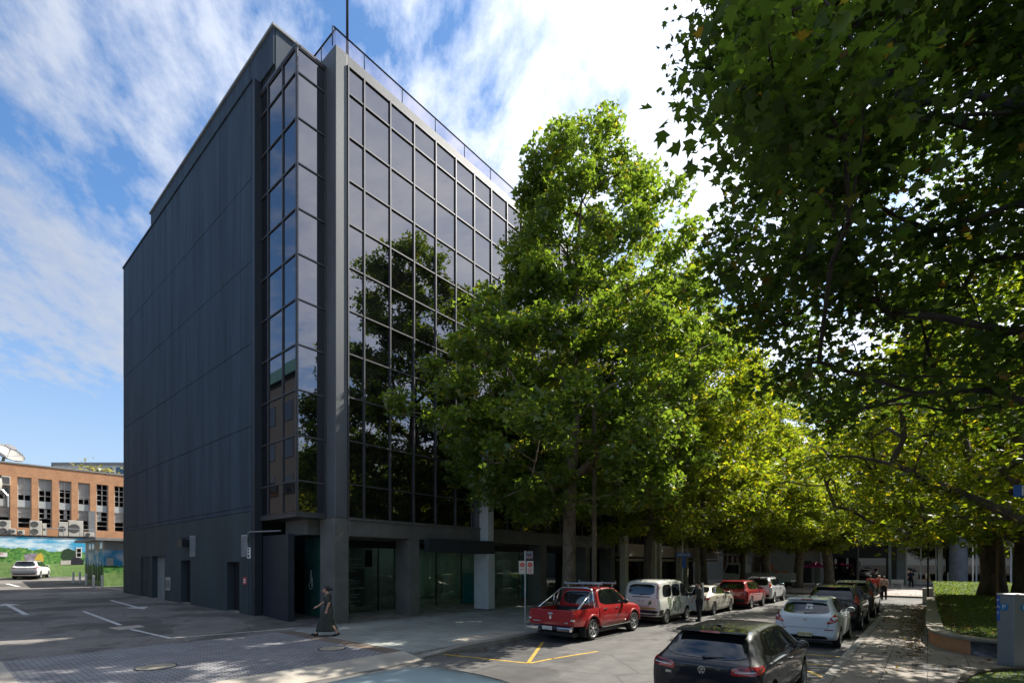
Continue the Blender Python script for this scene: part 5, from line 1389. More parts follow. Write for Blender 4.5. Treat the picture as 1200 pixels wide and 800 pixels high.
def make_car(name, label, cat, x, y0, col, sp, rz=0.0, group='cars parked along the kerb', metal=0.0):
    st = sp['st']; W_ = sp['W']; pm = paint(name+'_paint', col, metal)
    root = thing(name, label, cat, (x, y0, 0), rz, group)
    o = make_body(st, [pm, M['black']], sp['wheels'], sp['r'], W_, flare=sp.get('flare', .05)); o.name = 'body'; o.data.name = 'body'; o.parent = root
    bv = bvh_of(o)
    def dr(nm, poly, side, m, off=.005, rnd=2, k=.16, step=.09):
        v, f = drape(bv, poly, side, off, step, rnd, k)
        return MB().add(v, f).build(nm, m, parent=root, local=True, smooth=True)
    # floor and tyre-side darkness under the car
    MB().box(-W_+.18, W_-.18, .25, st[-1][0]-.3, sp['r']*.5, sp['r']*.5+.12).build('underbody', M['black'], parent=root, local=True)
    for nm, poly, side, m in sp['decals']:
        mm = pm if m == 'paint' else M[m]; sides = (side,) if side not in ('side', 'rearpair', 'frontpair') else {'side': ('right', 'left'), 'rearpair': ('rear', 'rearm'), 'frontpair': ('front', 'frontm')}[side]
        off = .004 if m in ('blackgloss', 'black') else .008
        for sd in sides:
            p = poly
            if sd.endswith('m'): p = [(-a, b) for a, b in poly][::-1]; sd = sd[:-1]
            dr(nm, p, sd, mm, off)
    g = MB()
    for ln, side in sp['gaps']:
        for sd in (('right', 'left') if side == 'side' else (side,)):
            v, f = strip(bv, ln, sd); g.add(v, f)
    g.build('door_gaps', M['black'], parent=root, local=True)
    for (hy, hz_) in sp.get('handles', []):
        for sd, s in (('right', 1), ('left', -1)):
            p = hit(bv, hy, hz_, sd); MB().box(p.x-.012, p.x+.03 if s > 0 else p.x+.012, p.y-.1, p.y+.1, p.z-.016, p.z+.016).box(p.x-.03 if s < 0 else p.x, p.x, p.y-.1, p.y+.1, p.z-.015, p.z+.015).build('door_handle', M[sp.get('handlemat', 'black')] if sp.get('handlemat') else pm, parent=root, local=True, bevel=.01)
    my, mz = sp['mirror']
    for sd, s in (('right', 1), ('left', -1)):
        p = hit(bv, my, mz, sd); m = MB(); m.ball((p.x+s*.13, p.y, p.z+.03), .115, .075, .085, 14); m.tube([(p.x-s*.03, p.y, p.z-.02), (p.x+s*.07, p.y, p.z)], .03, 8)
        mi = m.build('wing_mirror', M[sp['mirrormat']] if sp.get('mirrormat') else pm, parent=root, local=True, smooth=True)
        MB().box(p.x+s*.13-.085, p.x+s*.13+.085, p.y-.076, p.y-.06, p.z-.03, p.z+.085).build('mirror_glass', M['carglass'], parent=mi, local=True, bevel=.02)
    for wy in sp['wheels']:
        for s in (-1, 1): wheel(root, s*(W_-.115), wy, sp['r'], sp.get('tw', .2), sp.get('spokes', 5))
    pz = sp.get('plate')
    if pz:
        p = hit(bv, 0, pz[0], 'rear'); pl_ = MB().box(-.186, .186, p.y-.022, p.y+.02, pz[0]-.065, pz[0]+.065).build('number_plate', M[pz[2]], parent=root, local=True, bevel=.008)
        txt('lettering', pz[1], .1, M['ink'], root, (0, p.y-.024, pz[0]-.004), (R(90), 0, 0), .0008).parent = root
    if sp.get('spoiler'):
        a, b, c, d, e = sp['spoiler']   # y, z, half width, length, thickness
        MB().prism([(-c, a, b), (c, a, b), (c*.92, a+d, b+.03), (-c*.92, a+d, b+.03)], (0, 0, e)).build('roof_spoiler', pm, parent=root, local=True, bevel=.012)
        MB().box(-.16, .16, a-.004, a+.02, b+.004, b+e-.004).build('brake_light', M['redlamp'], parent=root, local=True)
    if sp.get('wiper'):
        a, b, c = sp['wiper']; p = hit(bv, a, b, 'rear'); q = hit(bv, c, b+.03, 'rear')
        MB().tube([p+Vector((0, -.03, 0)), q+Vector((0, -.02, 0))], [.014, .007], 6).ball(p+Vector((0, -.02, 0)), .03, .03, .03, 8).build('rear_wiper', M['black'], parent=root, local=True)
    if sp.get('antenna'):
        a, b, l = sp['antenna']; p = hit(bv, 0, a, 'top'); m = MB(); m.prism([(-.03, a-.1, p.z-.005), (.03, a-.1, p.z-.005), (.012, a+.08, p.z-.005), (-.012, a+.08, p.z-.005)], (0, -.03, .05))
        if l > .1: m.tube([(0, a, p.z), (0, a-.25*l, p.z+l)], .006, 5)
        m.build('antenna', M['black'], parent=root, local=True)
    if sp.get('rails'):
        m = MB(); y1, y2, xx = sp['rails']
        for s in (-1, 1):
            P = [hit(bv, s*xx, y1+(y2-y1)*k/6, 'top')+Vector((0, 0, .05 if 0 < k < 6 else .0)) for k in range(7)]; m.tube(P, .02, 6)
        m.build('roof_rail', M['darkmetal'], parent=root, local=True)
    for (bx, bz, r_, kind) in sp.get('badges', []):
        p = hit(bv, bx, bz, 'rear'); m = MB()
        if kind == 'ring':
            m.lathe([(r_, -.012), (r_, .0), (r_*.86, .0), (r_*.86, -.012), (r_, -.012)], 28, (bx, p.y-.004, bz), 'y', cap=False)
            for (ax_, az, bx_, bz_) in ((-.5, .72, -.17, .1), (-.17, .1, 0, .5), (0, .5, .17, .1), (.17, .1, .5, .72), (-.78, .35, -.38, -.75), (-.38, -.75, 0, -.0), (0, .0, .38, -.75), (.38, -.75, .78, .35)):
                m.tube([(bx+ax_*r_, p.y-.01, bz+az*r_), (bx+bx_*r_, p.y-.01, bz+bz_*r_)], r_*.085, 5)
            d = MB(); d.lathe([(.001, -.001), (r_*.87, -.001)], 24, (bx, p.y-.003, bz), 'y', cap=False); d.build('badge_disc', M['black'], parent=root, local=True)
        elif kind == 'oval':
            q = MB(); q.lathe([(r_, -.012), (r_, 0), (r_*.82, 0), (r_*.82, -.012), (r_, -.012)], 24, (0, 0, 0), 'y', cap=False)
            m.add([(bx+v[0]*1.5, p.y-.006+v[1], bz+v[2]*.85) for v in q.v], q.f); m.tube([(bx-r_*.5, p.y-.01, bz-r_*.5), (bx-r_*.2, p.y-.01, bz+r_*.5)], .008, 5); m.tube([(bx+r_*.2, p.y-.01, bz-r_*.5), (bx+r_*.5, p.y-.01, bz+r_*.5)], .008, 5); m.tube([(bx-r_*.35, p.y-.01, bz-.01), (bx+r_*.35, p.y-.01, bz+.01)], .008, 5)
        else: m.box(bx-r_, bx+r_, p.y-.012, p.y+.01, bz-.02, bz+.02)
        m.build('badge', M['chrome'], parent=root, local=True)
    return root, o, bv, pm

# ---- hatchback
def hatch(L_=4.25, W_=.9, Hh=1.45):
    sy, sx, sz = L_/4.25, W_/.9, Hh/1.45
    base = [(.00, .40, .84, .90, .77, .64), (.05, .30, .90, .97, .855, .70), (.16, .24, .94, 1.03, .885, .70), (.34, .20, .955, 1.20, .893, .635), (.55, .19, .96, 1.365, .896, .60), (.75, .19, .96, 1.415, .90, .60), (1.6, .18, .95, 1.45, .90, .61), (2.3, .18, .935, 1.44, .90, .61),
            (2.72, .18, .925, 1.37, .90, .62), (3.2, .18, .915, 1.10, .898, .70), (3.42, .19, .90, .985, .89, .74), (3.9, .2, .80, .86, .86, .70), (4.16, .25, .66, .72, .79, .62), (4.25, .36, .58, .63, .68, .5)]
    return [(a*sy, b*sz, c*sz, d*sz, e*sx, f*sx) for a, b, c, d, e, f in base], sy, sx, sz
def hatch_spec(L_, W_, Hh, lights, plate, badges, wheels_r=.315, spokes=5, win=None, extra=(), antenna=(1.0, 0, .08)):
    st, sy, sx, sz = hatch(L_, W_, Hh)
    Y = lambda P: [(a*sy, b*sz) for a, b in P]; X = lambda P: [(a*sx, b*sz) for a, b in P]
    dec = [('window_surround', Y([(.62, 1.02), (3.1, .965), (2.55, 1.36), (1.7, 1.40), (1.0, 1.375)]), 'side', 'blackgloss'),
           ('rear_side_window', Y([(.98, 1.05), (1.66, 1.03), (1.66, 1.355), (1.15, 1.34)]), 'side', 'carglass'),
           ('front_side_window', Y([(1.76, 1.025), (2.88, .995), (2.45, 1.315), (1.76, 1.36)]), 'side', 'carglass'),
           ('rear_window', X(win or [(-.66, 1.01), (.66, 1.01), (.57, 1.34), (-.57, 1.34)]), 'rear', 'carglass'),
           ('windscreen', X([(-.7, 1.0), (.7, 1.0), (.58, 1.35), (-.58, 1.35)]), 'front', 'carglass'),
           ('headlight', X([(.38, .66), (.74, .70), (.78, .8), (.5, .76)]), 'frontpair', 'whitelamp'),
           ('lower_bumper', X([(-.62, .27), (.62, .27), (.58, .38), (-.58, .38)]), 'rear', 'black')]+lights+list(extra)
    gaps = [(Y([(1.72, .98), (1.72, .35), (1.72, .27)]), 'side'), (Y([(2.95, .93), (2.98, .6), (2.9, .3), (1.72, .27)]), 'side'), (Y([(1.0, .97), (1.02, .75), (1.3, .5), (1.42, .28), (1.72, .27)]), 'side'),
            (X([(-.70, .98), (-.66, .72), (-.6, .6), (.6, .6), (.66, .72), (.70, .98)]), 'rear')]
    return dict(st=st, W=W_, wheels=(.78*sy, 3.38*sy), r=wheels_r, decals=dec, gaps=gaps, handles=[(1.22*sy, .87*sz), (2.05*sy, .85*sz)], mirror=(2.72*sy, .98*sz), plate=plate,
                spoiler=(.40*sy, 1.385*sz, .58*sx, .35, .04), wiper=(0, 1.02*sz, .32), antenna=antenna, badges=badges, spokes=spokes)
bl = hatch_spec(4.25, .9, 1.46, [('taillight', [(.44, .80), (.80, .84), (.84, .92), (.84, .97), (.46, .93)], 'rearpair', 'redlamp'), ('taillight_strip', [(.5, .855), (.8, .885), (.8, .9), (.5, .87)], 'rearpair', 'whitelamp'),
                               ('taillight_side', [(.04, .84), (.30, .92), (.28, .98), (.08, .95)], 'side', 'redlamp')], (.48, 'YBD 62R', 'plate'), [(0, .84, .062, 'ring'), (-.55, .75, .05, 'bar')], antenna=(1.0, 0, .12), spokes=5)
make_car('black_hatchback', 'glossy black hatchback with a round chrome badge, nearest parked car at the bottom right', 'car', -2.79, 8.08, (.006, .007, .012), bl)
wh = hatch_spec(4.0, .855, 1.49, [('taillight', [(.54, .74), (.78, .80), (.83, .93), (.80, 1.04), (.70, .98)], 'rearpair', 'redlamp'), ('taillight_side', [(.03, .84), (.20, .84), (.26, 1.05), (.1, 1.0)], 'side', 'redlamp'), ('reflector', [(.5, .56), (.74, .57), (.74, .60), (.5, .59)], 'rearpair', 'redlamp'),
                               ('window_sticker', [(-.02, 1.12), (.17, 1.12), (.17, 1.31), (-.02, 1.31)], 'rear', 'whitepaint')], (.42, 'YGW 73U', 'plateyellow'), [(0, .86, .045, 'oval')], win=[(-.66, 1.05), (-.4, 1.0), (.4, 1.0), (.66, 1.05), (.58, 1.31), (-.58, 1.31)], antenna=(.9, 0, .45), wheels_r=.305, spokes=7)
make_car('white_hatchback', 'white hatchback with a paper in its rear window, parked in front of the black hatchback', 'car', -2.86, 17.25, (.62, .66, .70), wh)
pc = hatch_spec(4.3, .9, 1.47, [('taillight', [(.5, .8), (.8, .84), (.84, .95), (.5, .93)], 'rearpair', 'redlamp')], (.48, 'YAK 50M', 'plate'), [])
make_car('silver_hatchback', 'pale silver blue car of which only the roof shows at the bottom edge', 'car', -3.76, 1.05, (.42, .52, .54), pc, metal=.1)

# ---- four wheel drives and wagons
def suv_spec(L_, W_, Hh, lights, plate, badges=(), r=.36, spokes=5, extra=(), rails=True, spoiler=True):
    sy, sx, sz = L_/4.5, W_/.91, Hh/1.68
    base = [(.00, .46, .98, 1.05, .80, .70), (.05, .36, 1.04, 1.12, .87, .72), (.14, .30, 1.08, 1.18, .90, .70), (.28, .28, 1.10, 1.45, .905, .68), (.42, .27, 1.10, 1.60, .908, .66), (.62, .27, 1.10, 1.65, .91, .665), (1.6, .26, 1.08, 1.68, .91, .67), (2.4, .26, 1.07, 1.67, .91, .67),
            (2.75, .26, 1.06, 1.58, .91, .67), (3.25, .26, 1.05, 1.24, .905, .74), (3.45, .27, 1.04, 1.12, .90, .78), (4.1, .28, .97, 1.03, .88, .74), (4.4, .32, .80, .88, .82, .66), (4.5, .42, .7, .76, .72, .55)]
    st = [(a*sy, b*sz, c*sz, d*sz, e*sx, f*sx) for a, b, c, d, e, f in base]
    Y = lambda P: [(a*sy, b*sz) for a, b in P]; X = lambda P: [(a*sx, b*sz) for a, b in P]
    dec = [('window_surround', Y([(.42, 1.16), (3.15, 1.10), (2.62, 1.58), (1.7, 1.625), (.62, 1.60)]), 'side', 'blackgloss'),
           ('cargo_window', Y([(.55, 1.2), (1.0, 1.18), (1.0, 1.56), (.68, 1.55)]), 'side', 'carglass'), ('rear_side_window', Y([(1.08, 1.18), (1.78, 1.165), (1.78, 1.58), (1.08, 1.57)]), 'side', 'carglass'),
           ('front_side_window', Y([(1.88, 1.16), (2.95, 1.13), (2.52, 1.54), (1.88, 1.58)]), 'side', 'carglass'), ('rear_window', X([(-.68, 1.16), (.68, 1.16), (.61, 1.56), (-.61, 1.56)]), 'rear', 'carglass'),
           ('windscreen', X([(-.72, 1.15), (.72, 1.15), (.62, 1.56), (-.62, 1.56)]), 'front', 'carglass'), ('headlight', X([(.42, .8), (.78, .83), (.8, .95), (.5, .91)]), 'frontpair', 'whitelamp'),
           ('lower_bumper', X([(-.76, .40), (.76, .40), (.74, .62), (-.74, .62)]), 'rear', 'black'), ('sill', Y([(1.15, .30), (3.1, .30), (3.1, .42), (1.15, .42)]), 'side', 'black')]+lights+list(extra)
    gaps = [(Y([(1.83, 1.12), (1.83, .42)]), 'side'), (Y([(3.0, 1.08), (3.02, .7), (2.95, .42), (1.83, .42)]), 'side'), (Y([(1.05, 1.12), (1.05, .9), (1.35, .62), (1.42, .43)]), 'side'), (X([(-.76, 1.1), (-.74, .66), (.74, .66), (.76, 1.1)]), 'rear')]
    d = dict(st=st, W=W_, wheels=(.85*sy, 3.5*sy), r=r, decals=dec, gaps=gaps, handles=[(1.3*sy, 1.0*sz), (2.15*sy, .99*sz)], mirror=(2.75*sy, 1.14*sz), plate=plate, badges=badges, spokes=spokes, tw=.22, antenna=(.9, 0, .1), wiper=(0, 1.17*sz, .34))
    if rails: d['rails'] = (.7*sy, 2.5*sy, .6*sx)
    if spoiler: d['spoiler'] = (.28*sy, 1.60*sz, .6*sx, .3, .04)
    return d
tall = [('taillight', [(.70, 1.12), (.78, 1.0), (.88, 1.02), (.86, 1.38), (.74, 1.48)], 'rearpair', 'redlamp'), ('taillight_side', [(.06, 1.05), (.3, 1.12), (.42, 1.4), (.3, 1.4)], 'side', 'redlamp'), ('reflector', [(.5, .64), (.72, .64), (.72, .68), (.5, .68)], 'rearpair', 'redlamp')]
low = [('taillight', [(.56, .92), (.84, .94), (.86, 1.08), (.60, 1.06)], 'rearpair', 'redlamp'), ('taillight_side', [(.04, .94), (.34, 1.0), (.34, 1.08), (.1, 1.08)], 'side', 'redlamp')]
make_car('black_wagon', 'black four wheel drive wagon parked directly in front of the white hatchback', 'car', -2.82, 22.4, (.008, .009, .010), suv_spec(4.55, .91, 1.70, tall, (.78, 'YHL 41C', 'plate'), [(0, .98, .05, 'oval')], r=.355))
make_car('grey_wagon', 'dark grey wagon with a pale roof, last car of the right hand row', 'car', -2.8, 28.2, (.06, .058, .05), suv_spec(4.7, .92, 1.70, tall, (.74, 'YJR 90K', 'plate'), [], r=.36, extra=[('roof_panel', [(-.6, .75), (.6, .75), (.58, 2.5), (-.58, 2.5)], 'top', 'greywall')]), metal=.4)
make_car('red_wagon', 'dark red compact wagon parked fourth in the left hand row', 'car', -8.5, 29.3, (.32, .012, .014), suv_spec(4.4, .91, 1.60, low, (.86, 'YFE 15B', 'plate'), [(0, 1.02, .05, 'oval')], r=.35, rails=False))
make_car('silver_wagon', 'silver white wagon with upright red tail lamps, farthest car of the left hand row', 'car', -8.45, 34.6, (.60, .62, .64), suv_spec(4.5, .9, 1.66, tall, (.8, 'YCT 28D', 'plate'), [], r=.35), metal=.2)
p_ = ony_ard(36, 677.5)
ym_ = make_car('white_wagon', 'white wagon with roof bars parked facing the painted wall in the yard', 'car', p_.x+1.9, p_.y-.6, (.70, .70, .70), suv_spec(4.6, .9, 1.58, low+[('bumper_band', [(-.84, .5), (.84, .5), (.84, .7), (-.84, .7)], 'rear', 'steel')], (.92, 'YBN 37F', 'plate'), [], r=.34), group='cars in the yard')[0]
ym_.rotation_euler = (0, 0, R(72)); ym_.location.z = yz(ym_.location.x-2)
# ---- sedan
def sedan_spec():
    st = [(.00, .42, .82, .86, .78, .62), (.05, .32, .90, .95, .86, .68), (.2, .24, .95, 1.0, .895, .70), (.62, .2, .97, 1.05, .90, .70), (.85, .19, .97, 1.14, .905, .66), (1.35, .18, .965, 1.38, .905, .58), (1.75, .18, .96, 1.43, .905, .58), (2.5, .18, .945, 1.435, .905, .59), (2.9, .18, .94, 1.33, .905, .61), (3.35, .18, .93, 1.08, .905, .68), (3.6, .18, .91, .985, .9, .74), (4.25, .2, .82, .88, .87, .7), (4.55, .26, .66, .72, .78, .6), (4.65, .38, .58, .62, .66, .5)]
    dec = [('window_surround', [(.98, 1.05), (3.25, .98), (2.72, 1.34), (2.2, 1.39), (1.7, 1.38), (1.35, 1.30)], 'side', 'blackgloss'), ('rear_side_window', [(1.2, 1.08), (2.0, 1.06), (2.0, 1.35), (1.68, 1.345), (1.42, 1.27)], 'side', 'carglass'), ('front_side_window', [(2.08, 1.055), (3.05, 1.02), (2.62, 1.30), (2.08, 1.355)], 'side', 'carglass'),
           ('rear_window', [(-.66, 1.1), (.66, 1.1), (.54, 1.36), (-.54, 1.36)], 'rear', 'carglass'), ('windscreen', [(-.7, 1.02), (.7, 1.02), (.55, 1.34), (-.55, 1.34)], 'front', 'carglass'), ('headlight', [(.4, .66), (.76, .7), (.8, .8), (.5, .76)], 'frontpair', 'whitelamp'),
           ('taillight', [(.46, .74), (.82, .76), (.85, .89), (.5, .88)], 'rearpair', 'redlamp'), ('taillight_side', [(.04, .76), (.3, .84), (.3, .9), (.06, .88)], 'side', 'redlamp'), ('lower_bumper', [(-.62, .29), (.62, .29), (.58, .36), (-.58, .36)], 'rear', 'black')]
    gaps = [([(2.04, 1.0), (2.04, .3)], 'side'), ([(3.12, .95), (3.15, .6), (3.05, .29), (2.04, .29)], 'side'), ([(1.15, 1.0), (1.2, .75), (1.45, .5), (1.55, .3), (2.04, .29)], 'side'), ([(-.8, .9), (-.62, .72), (.62, .72), (.8, .9)], 'rear')]
    return dict(st=st, W=.905, wheels=(.95, 3.65), r=.32, decals=dec, gaps=gaps, handles=[(1.5, .88), (2.35, .87)], mirror=(2.9, 1.0), plate=(.62, 'YKA 03P', 'plate'), spokes=7)
make_car('beige_sedan', 'pale champagne sedan parked between the van and the red wagon', 'car', -9.0, 24.35, (.55, .52, .44), sedan_spec(), metal=.35)
# ---- van
vs_ = [(.00, .46, .98, 1.1, .76, .70), (.04, .36, 1.04, 1.2, .82, .72), (.12, .32, 1.06, 1.62, .835, .73), (.26, .30, 1.06, 1.80, .84, .72), (.5, .28, 1.06, 1.85, .845, .72), (1.6, .26, 1.06, 1.87, .845, .72), (2.5, .26, 1.05, 1.85, .845, .71), (2.9, .26, 1.04, 1.74, .845, .70), (3.45, .26, 1.03, 1.25, .845, .72), (3.65, .27, 1.0, 1.10, .84, .74), (3.98, .3, .86, .93, .80, .68), (4.1, .4, .74, .8, .72, .6)]
vd = [('window_surround', [(2.35, 1.12), (3.42, 1.06), (2.95, 1.62), (2.42, 1.70)], 'side', 'blackgloss'), ('front_side_window', [(2.45, 1.15), (3.25, 1.11), (2.88, 1.56), (2.48, 1.64)], 'side', 'carglass'), ('rear_side_window', [(1.42, 1.15), (2.28, 1.14), (2.28, 1.66), (1.42, 1.66)], 'side', 'carglass'),
      ('cargo_window', [(.42, 1.16), (1.32, 1.15), (1.32, 1.66), (.5, 1.66)], 'side', 'carglass'), ('rear_window', [(-.58, 1.24), (.58, 1.24), (.56, 1.68), (-.56, 1.68)], 'rear', 'carglass'), ('windscreen', [(-.66, 1.12), (.66, 1.12), (.6, 1.7), (-.6, 1.7)], 'front', 'carglass'),
      ('headlight', [(.4, .76), (.74, .8), (.76, .92), (.46, .9)], 'frontpair', 'whitelamp'), ('taillight', [(.69, 1.12), (.80, 1.12), (.76, 1.72), (.66, 1.74)], 'rearpair', 'redlamp'), ('rear_bumper', [(-.79, .38), (.79, .38), (.79, .62), (-.79, .62)], 'rear', 'black'), ('bumper_corner', [(.03, .4), (.42, .4), (.42, .64), (.06, .64)], 'side', 'black'),
      ('sign_strip', [(-.70, .655), (.66, .655), (.66, .73), (-.70, .73)], 'rear', 'yellow'), ('handle_bar', [(-.42, 1.14), (.42, 1.14), (.42, 1.18), (-.42, 1.18)], 'rear', 'black')]
vg = [([(2.36, 1.1), (2.36, .4)], 'side'), ([(3.35, 1.05), (3.3, .7), (3.2, .4), (2.36, .38)], 'side'), ([(1.38, 1.7), (1.38, .4), (2.36, .38)], 'side'), ([(-.74, 1.7), (-.74, .64), (.74, .64), (.74, 1.7)], 'rear')]
vanr, vo, vbv, vpm = make_car('white_van', 'white trade van with lettered tailgate and open driver door, parked ahead of the red ute', 'van', -9.25, 19.45, (.66, .66, .60), dict(st=vs_, W=.845, wheels=(.78, 3.05), r=.3, decals=vd, gaps=vg, handles=[(1.55, .95)], mirror=(3.2, 1.12), mirrormat='black', plate=(1.0, 'YCL 19J', 'plate'), spokes=6, tw=.18, wiper=(0, 1.25, .3)))
p = hit(vbv, 0, .77, 'rear')
txt('lettering', 'S. MOVIE PLANT HIRE', .085, M['ink'], vanr, (-.02, p.y-.008, .775), (R(90), 0, 0), .001); txt('lettering', '& Tree 0420 000 000', .075, M['redsign'], vanr, (-.02, p.y-.02, .692), (R(90), 0, 0), .001)
m = MB(); m.ball((.42, hit(vbv, .42, .95, 'rear').y-.003, .93), .06, .006, .09, 8).ball((.36, hit(vbv, .42, .95, 'rear').y-.003, .88), .04, .006, .05, 8); m.build('leaf_decal', mat('decal_green', (.06, .2, .05), .5), parent=vanr, local=True)
# painted foliage along the van side
rnd = random.Random(4); g = MB()
for k in range(34):
    yy_ = rnd.uniform(.9, 2.3); zz = .5+rnd.random()**1.6*.6; r_ = rnd.uniform(.03, .09)
    v, f = drape(vbv, [(yy_+r_*math.cos(a)*rnd.uniform(.5, 1.3), zz+r_*1.6*math.sin(a)*rnd.uniform(.5, 1.3)) for a in [j*.9 for j in range(7)]], 'right', .004+k*.0001, .09, 0); g.add(v, f)
g.build('foliage_graphic', mat('graphic_green', (.16, .22, .13), .4, var=.5, vscale=4, coat=1), parent=vanr, local=True)
dmb = MB(); dmb.box(.84, .90, 3.26, 3.32, .42, 1.05); dmb.v = []; dmb.f = []; dmb.m = []
ang = R(-62)
dz = [(0, .42), (.0, 1.06), (-.1, 1.10), (-.42, 1.62), (-.88, 1.70), (-.92, 1.06), (-.9, .5), (-.6, .40)]
hp = Vector((.85, 3.3, 0))
def dpt(u, z, o=0):  # u runs back along the closed door; opened about its front hinge
    v = Vector((o, u, 0)); c, s_ = math.cos(-ang), math.sin(-ang); return Vector((hp.x+v.x*c-v.y*s_, hp.y+v.x*s_+v.y*c, z))
dd = MB(); P0 = [dpt(u, z) for u, z in dz]; P1 = [dpt(u, z, -.05) for u, z in dz]
dd.prism(P0, P1[0]-P0[0]); do = dd.build('open_door', vpm, parent=vanr, local=True, bevel=.01)
wz = [(-.16, 1.12), (-.46, 1.56), (-.82, 1.62), (-.84, 1.12)]
wd = MB(); W0 = [dpt(u, z, .006) for u, z in wz]; wd.prism(W0, dpt(0, 0, -.056)-dpt(0, 0, .006)); wd.build('door_window', M['carglass'], parent=do, local=True)
# ---- ute
us = [(1.62, .46, 1.04, 1.10, .85, .66), (1.66, .40, 1.06, 1.40, .875, .66), (1.74, .38, 1.07, 1.66, .88, .655), (1.95, .38, 1.07, 1.72, .88, .655), (2.6, .38, 1.06, 1.74, .88, .66), (3.1, .38, 1.06, 1.70, .88, .66), (3.35, .38, 1.05, 1.58, .88, .67), (3.78, .38, 1.04, 1.22, .88, .72), (3.95, .38, 1.03, 1.12, .88, .76), (4.55, .4, 1.0, 1.06, .87, .74), (4.9, .44, .88, .95, .82, .68), (5.0, .52, .78, .84, .74, .6)]
ud = [('window_surround', [(1.78, 1.14), (3.72, 1.10), (3.22, 1.62), (2.6, 1.67), (1.86, 1.64)], 'side', 'blackgloss'), ('rear_side_window', [(1.86, 1.17), (2.66, 1.155), (2.66, 1.62), (1.93, 1.60)], 'side', 'carglass'), ('front_side_window', [(2.76, 1.15), (3.52, 1.13), (3.12, 1.57), (2.76, 1.61)], 'side', 'carglass'),
      ('rear_window', [(-.58, 1.16), (.58, 1.16), (.56, 1.60), (-.56, 1.60)], 'rear', 'carglass'), ('windscreen', [(-.72, 1.14), (.72, 1.14), (.6, 1.62), (-.6, 1.62)], 'front', 'carglass'), ('headlight', [(.44, .78), (.76, .8), (.78, .94), (.5, .92)], 'frontpair', 'whitelamp')]
ug = [([(2.71, 1.12), (2.71, .5)], 'side'), ([(3.62, 1.08), (3.6, .7), (3.5, .5), (2.71, .47)], 'side'), ([(1.84, 1.12), (1.84, .9), (1.95, .48), (2.71, .47)], 'side')]
ut, uo, ubv, upm = make_car('red_ute', 'red double cab ute with chrome roll bar, parked nearest on the left kerb', 'pickup', -9.4, 13.15, (.30, .012, .014), dict(st=us, W=.88, wheels=(1.22, 4.2), r=.37, decals=ud, gaps=ug, handles=[(2.08, 1.0), (2.9, .99)], handlemat='chrome', mirror=(3.42, 1.15), mirrormat='black', spokes=6, tw=.25, flare=.06))
xo, xi = .87, .80
prof = [(xo-.02, .52), (xo+.005, .62), (xo+.01, .85), (xo, 1.0), (xo-.015, 1.06), (xi, 1.06), (xi, .6), (xi-.02, .52)]
MB().box(-xi, xi, .08, 1.58, .56, .62).box(-xi, xi, 1.5, 1.58, .62, 1.05).build('bed_floor', M['black'], parent=ut, local=True)
for s in (1, -1):      # bed side with its wheel opening: outline in side view, given the curved section across
    arc = [(1.22+.44*math.cos(R(a)), .38+.44*math.sin(R(a))) for a in range(160, 15, -8)]
    outl = [(.06, .55), (.80, .50)]+arc+[(1.64, .50), (1.64, 1.06), (.06, 1.06)]
    nn_ = len(outl); vs2 = []
    sec = lambda z: float(np.interp(z, [p_[1] for p_ in prof[:5]], [p_[0] for p_ in prof[:5]]))
    r2 = delaunay_2d_cdt([Vector(p_) for p_ in outl]+[Vector((y_, z_)) for y_ in np.arange(.12, 1.62, .09) for z_ in (.62, .74, .86, .96, 1.03)], [(i, (i+1) % nn_) for i in range(nn_)], [], 1, 1e-5)
    n2 = len(r2[0]); bd = MB(); bd.add([(s*sec(p_.y), p_.x, p_.y) for p_ in r2[0]], [list(q) for q in r2[2]]); bd.add([(s*xi, p_.x, p_.y) for p_ in r2[0]], [list(q) for q in r2[2]])
    for i in range(nn_): j = (i+1) % nn_; bd.f.append([i, j, n2+j, n2+i]); bd.m.append(0)
    bo_ = bd.build('bed_side', upm, parent=ut, local=True, smooth=True); bo_.data.set_sharp_from_angle(angle=R(38))
tg = MB().prism([(-xo+.02, .0, .56), (xo-.02, .0, .56), (xo-.01, .0, 1.0), (xo-.03, .01, 1.06), (-xo+.03, .01, 1.06), (-xo+.01, 0, 1.0)], (0, .07, 0)).build('tailgate', upm, parent=ut, local=True, bevel=.018)
MB().box(-.09, .09, -.02, .0, .90, .97).build('tailgate_handle', M['chrome'], parent=tg, local=True, bevel=.01)
MB().prism([(-.05, -.012, .80), (0, -.012, .75), (.05, -.012, .80), (.035, -.012, .88), (-.035, -.012, .88)], (0, .012, 0)).build('badge', M['chrome'], parent=tg, local=True)
MB().box(-.70, -.4, -.006, .0, .66, .695).build('model_lettering', M['steel'], parent=tg, local=True)
MB().box(.55, .68, -.006, .0, .64, .68).build('model_lettering', M['steel'], parent=tg, local=True)
bp = MB().box(-.88, .88, -.16, .02, .42, .55).build('rear_bumper', mat('dark_blue_step', (.03, .035, .06), .4, .3), parent=ut, local=True, bevel=.03)
for s in (-1, 1): MB().box(*sorted((s*.36, s*.885)), -.185, -.06, .40, .53).build('bumper_end', M['chrome'], parent=bp, local=True, bevel=.025)
MB().box(-.19, .19, -.20, -.17, .43, .545).build('number_plate', M['plate'], parent=ut, local=True, bevel=.006)
txt('lettering', 'YCE 47K', .085, M['ink'], ut, (0, -.201, .485), (R(90), 0, 0), .001)
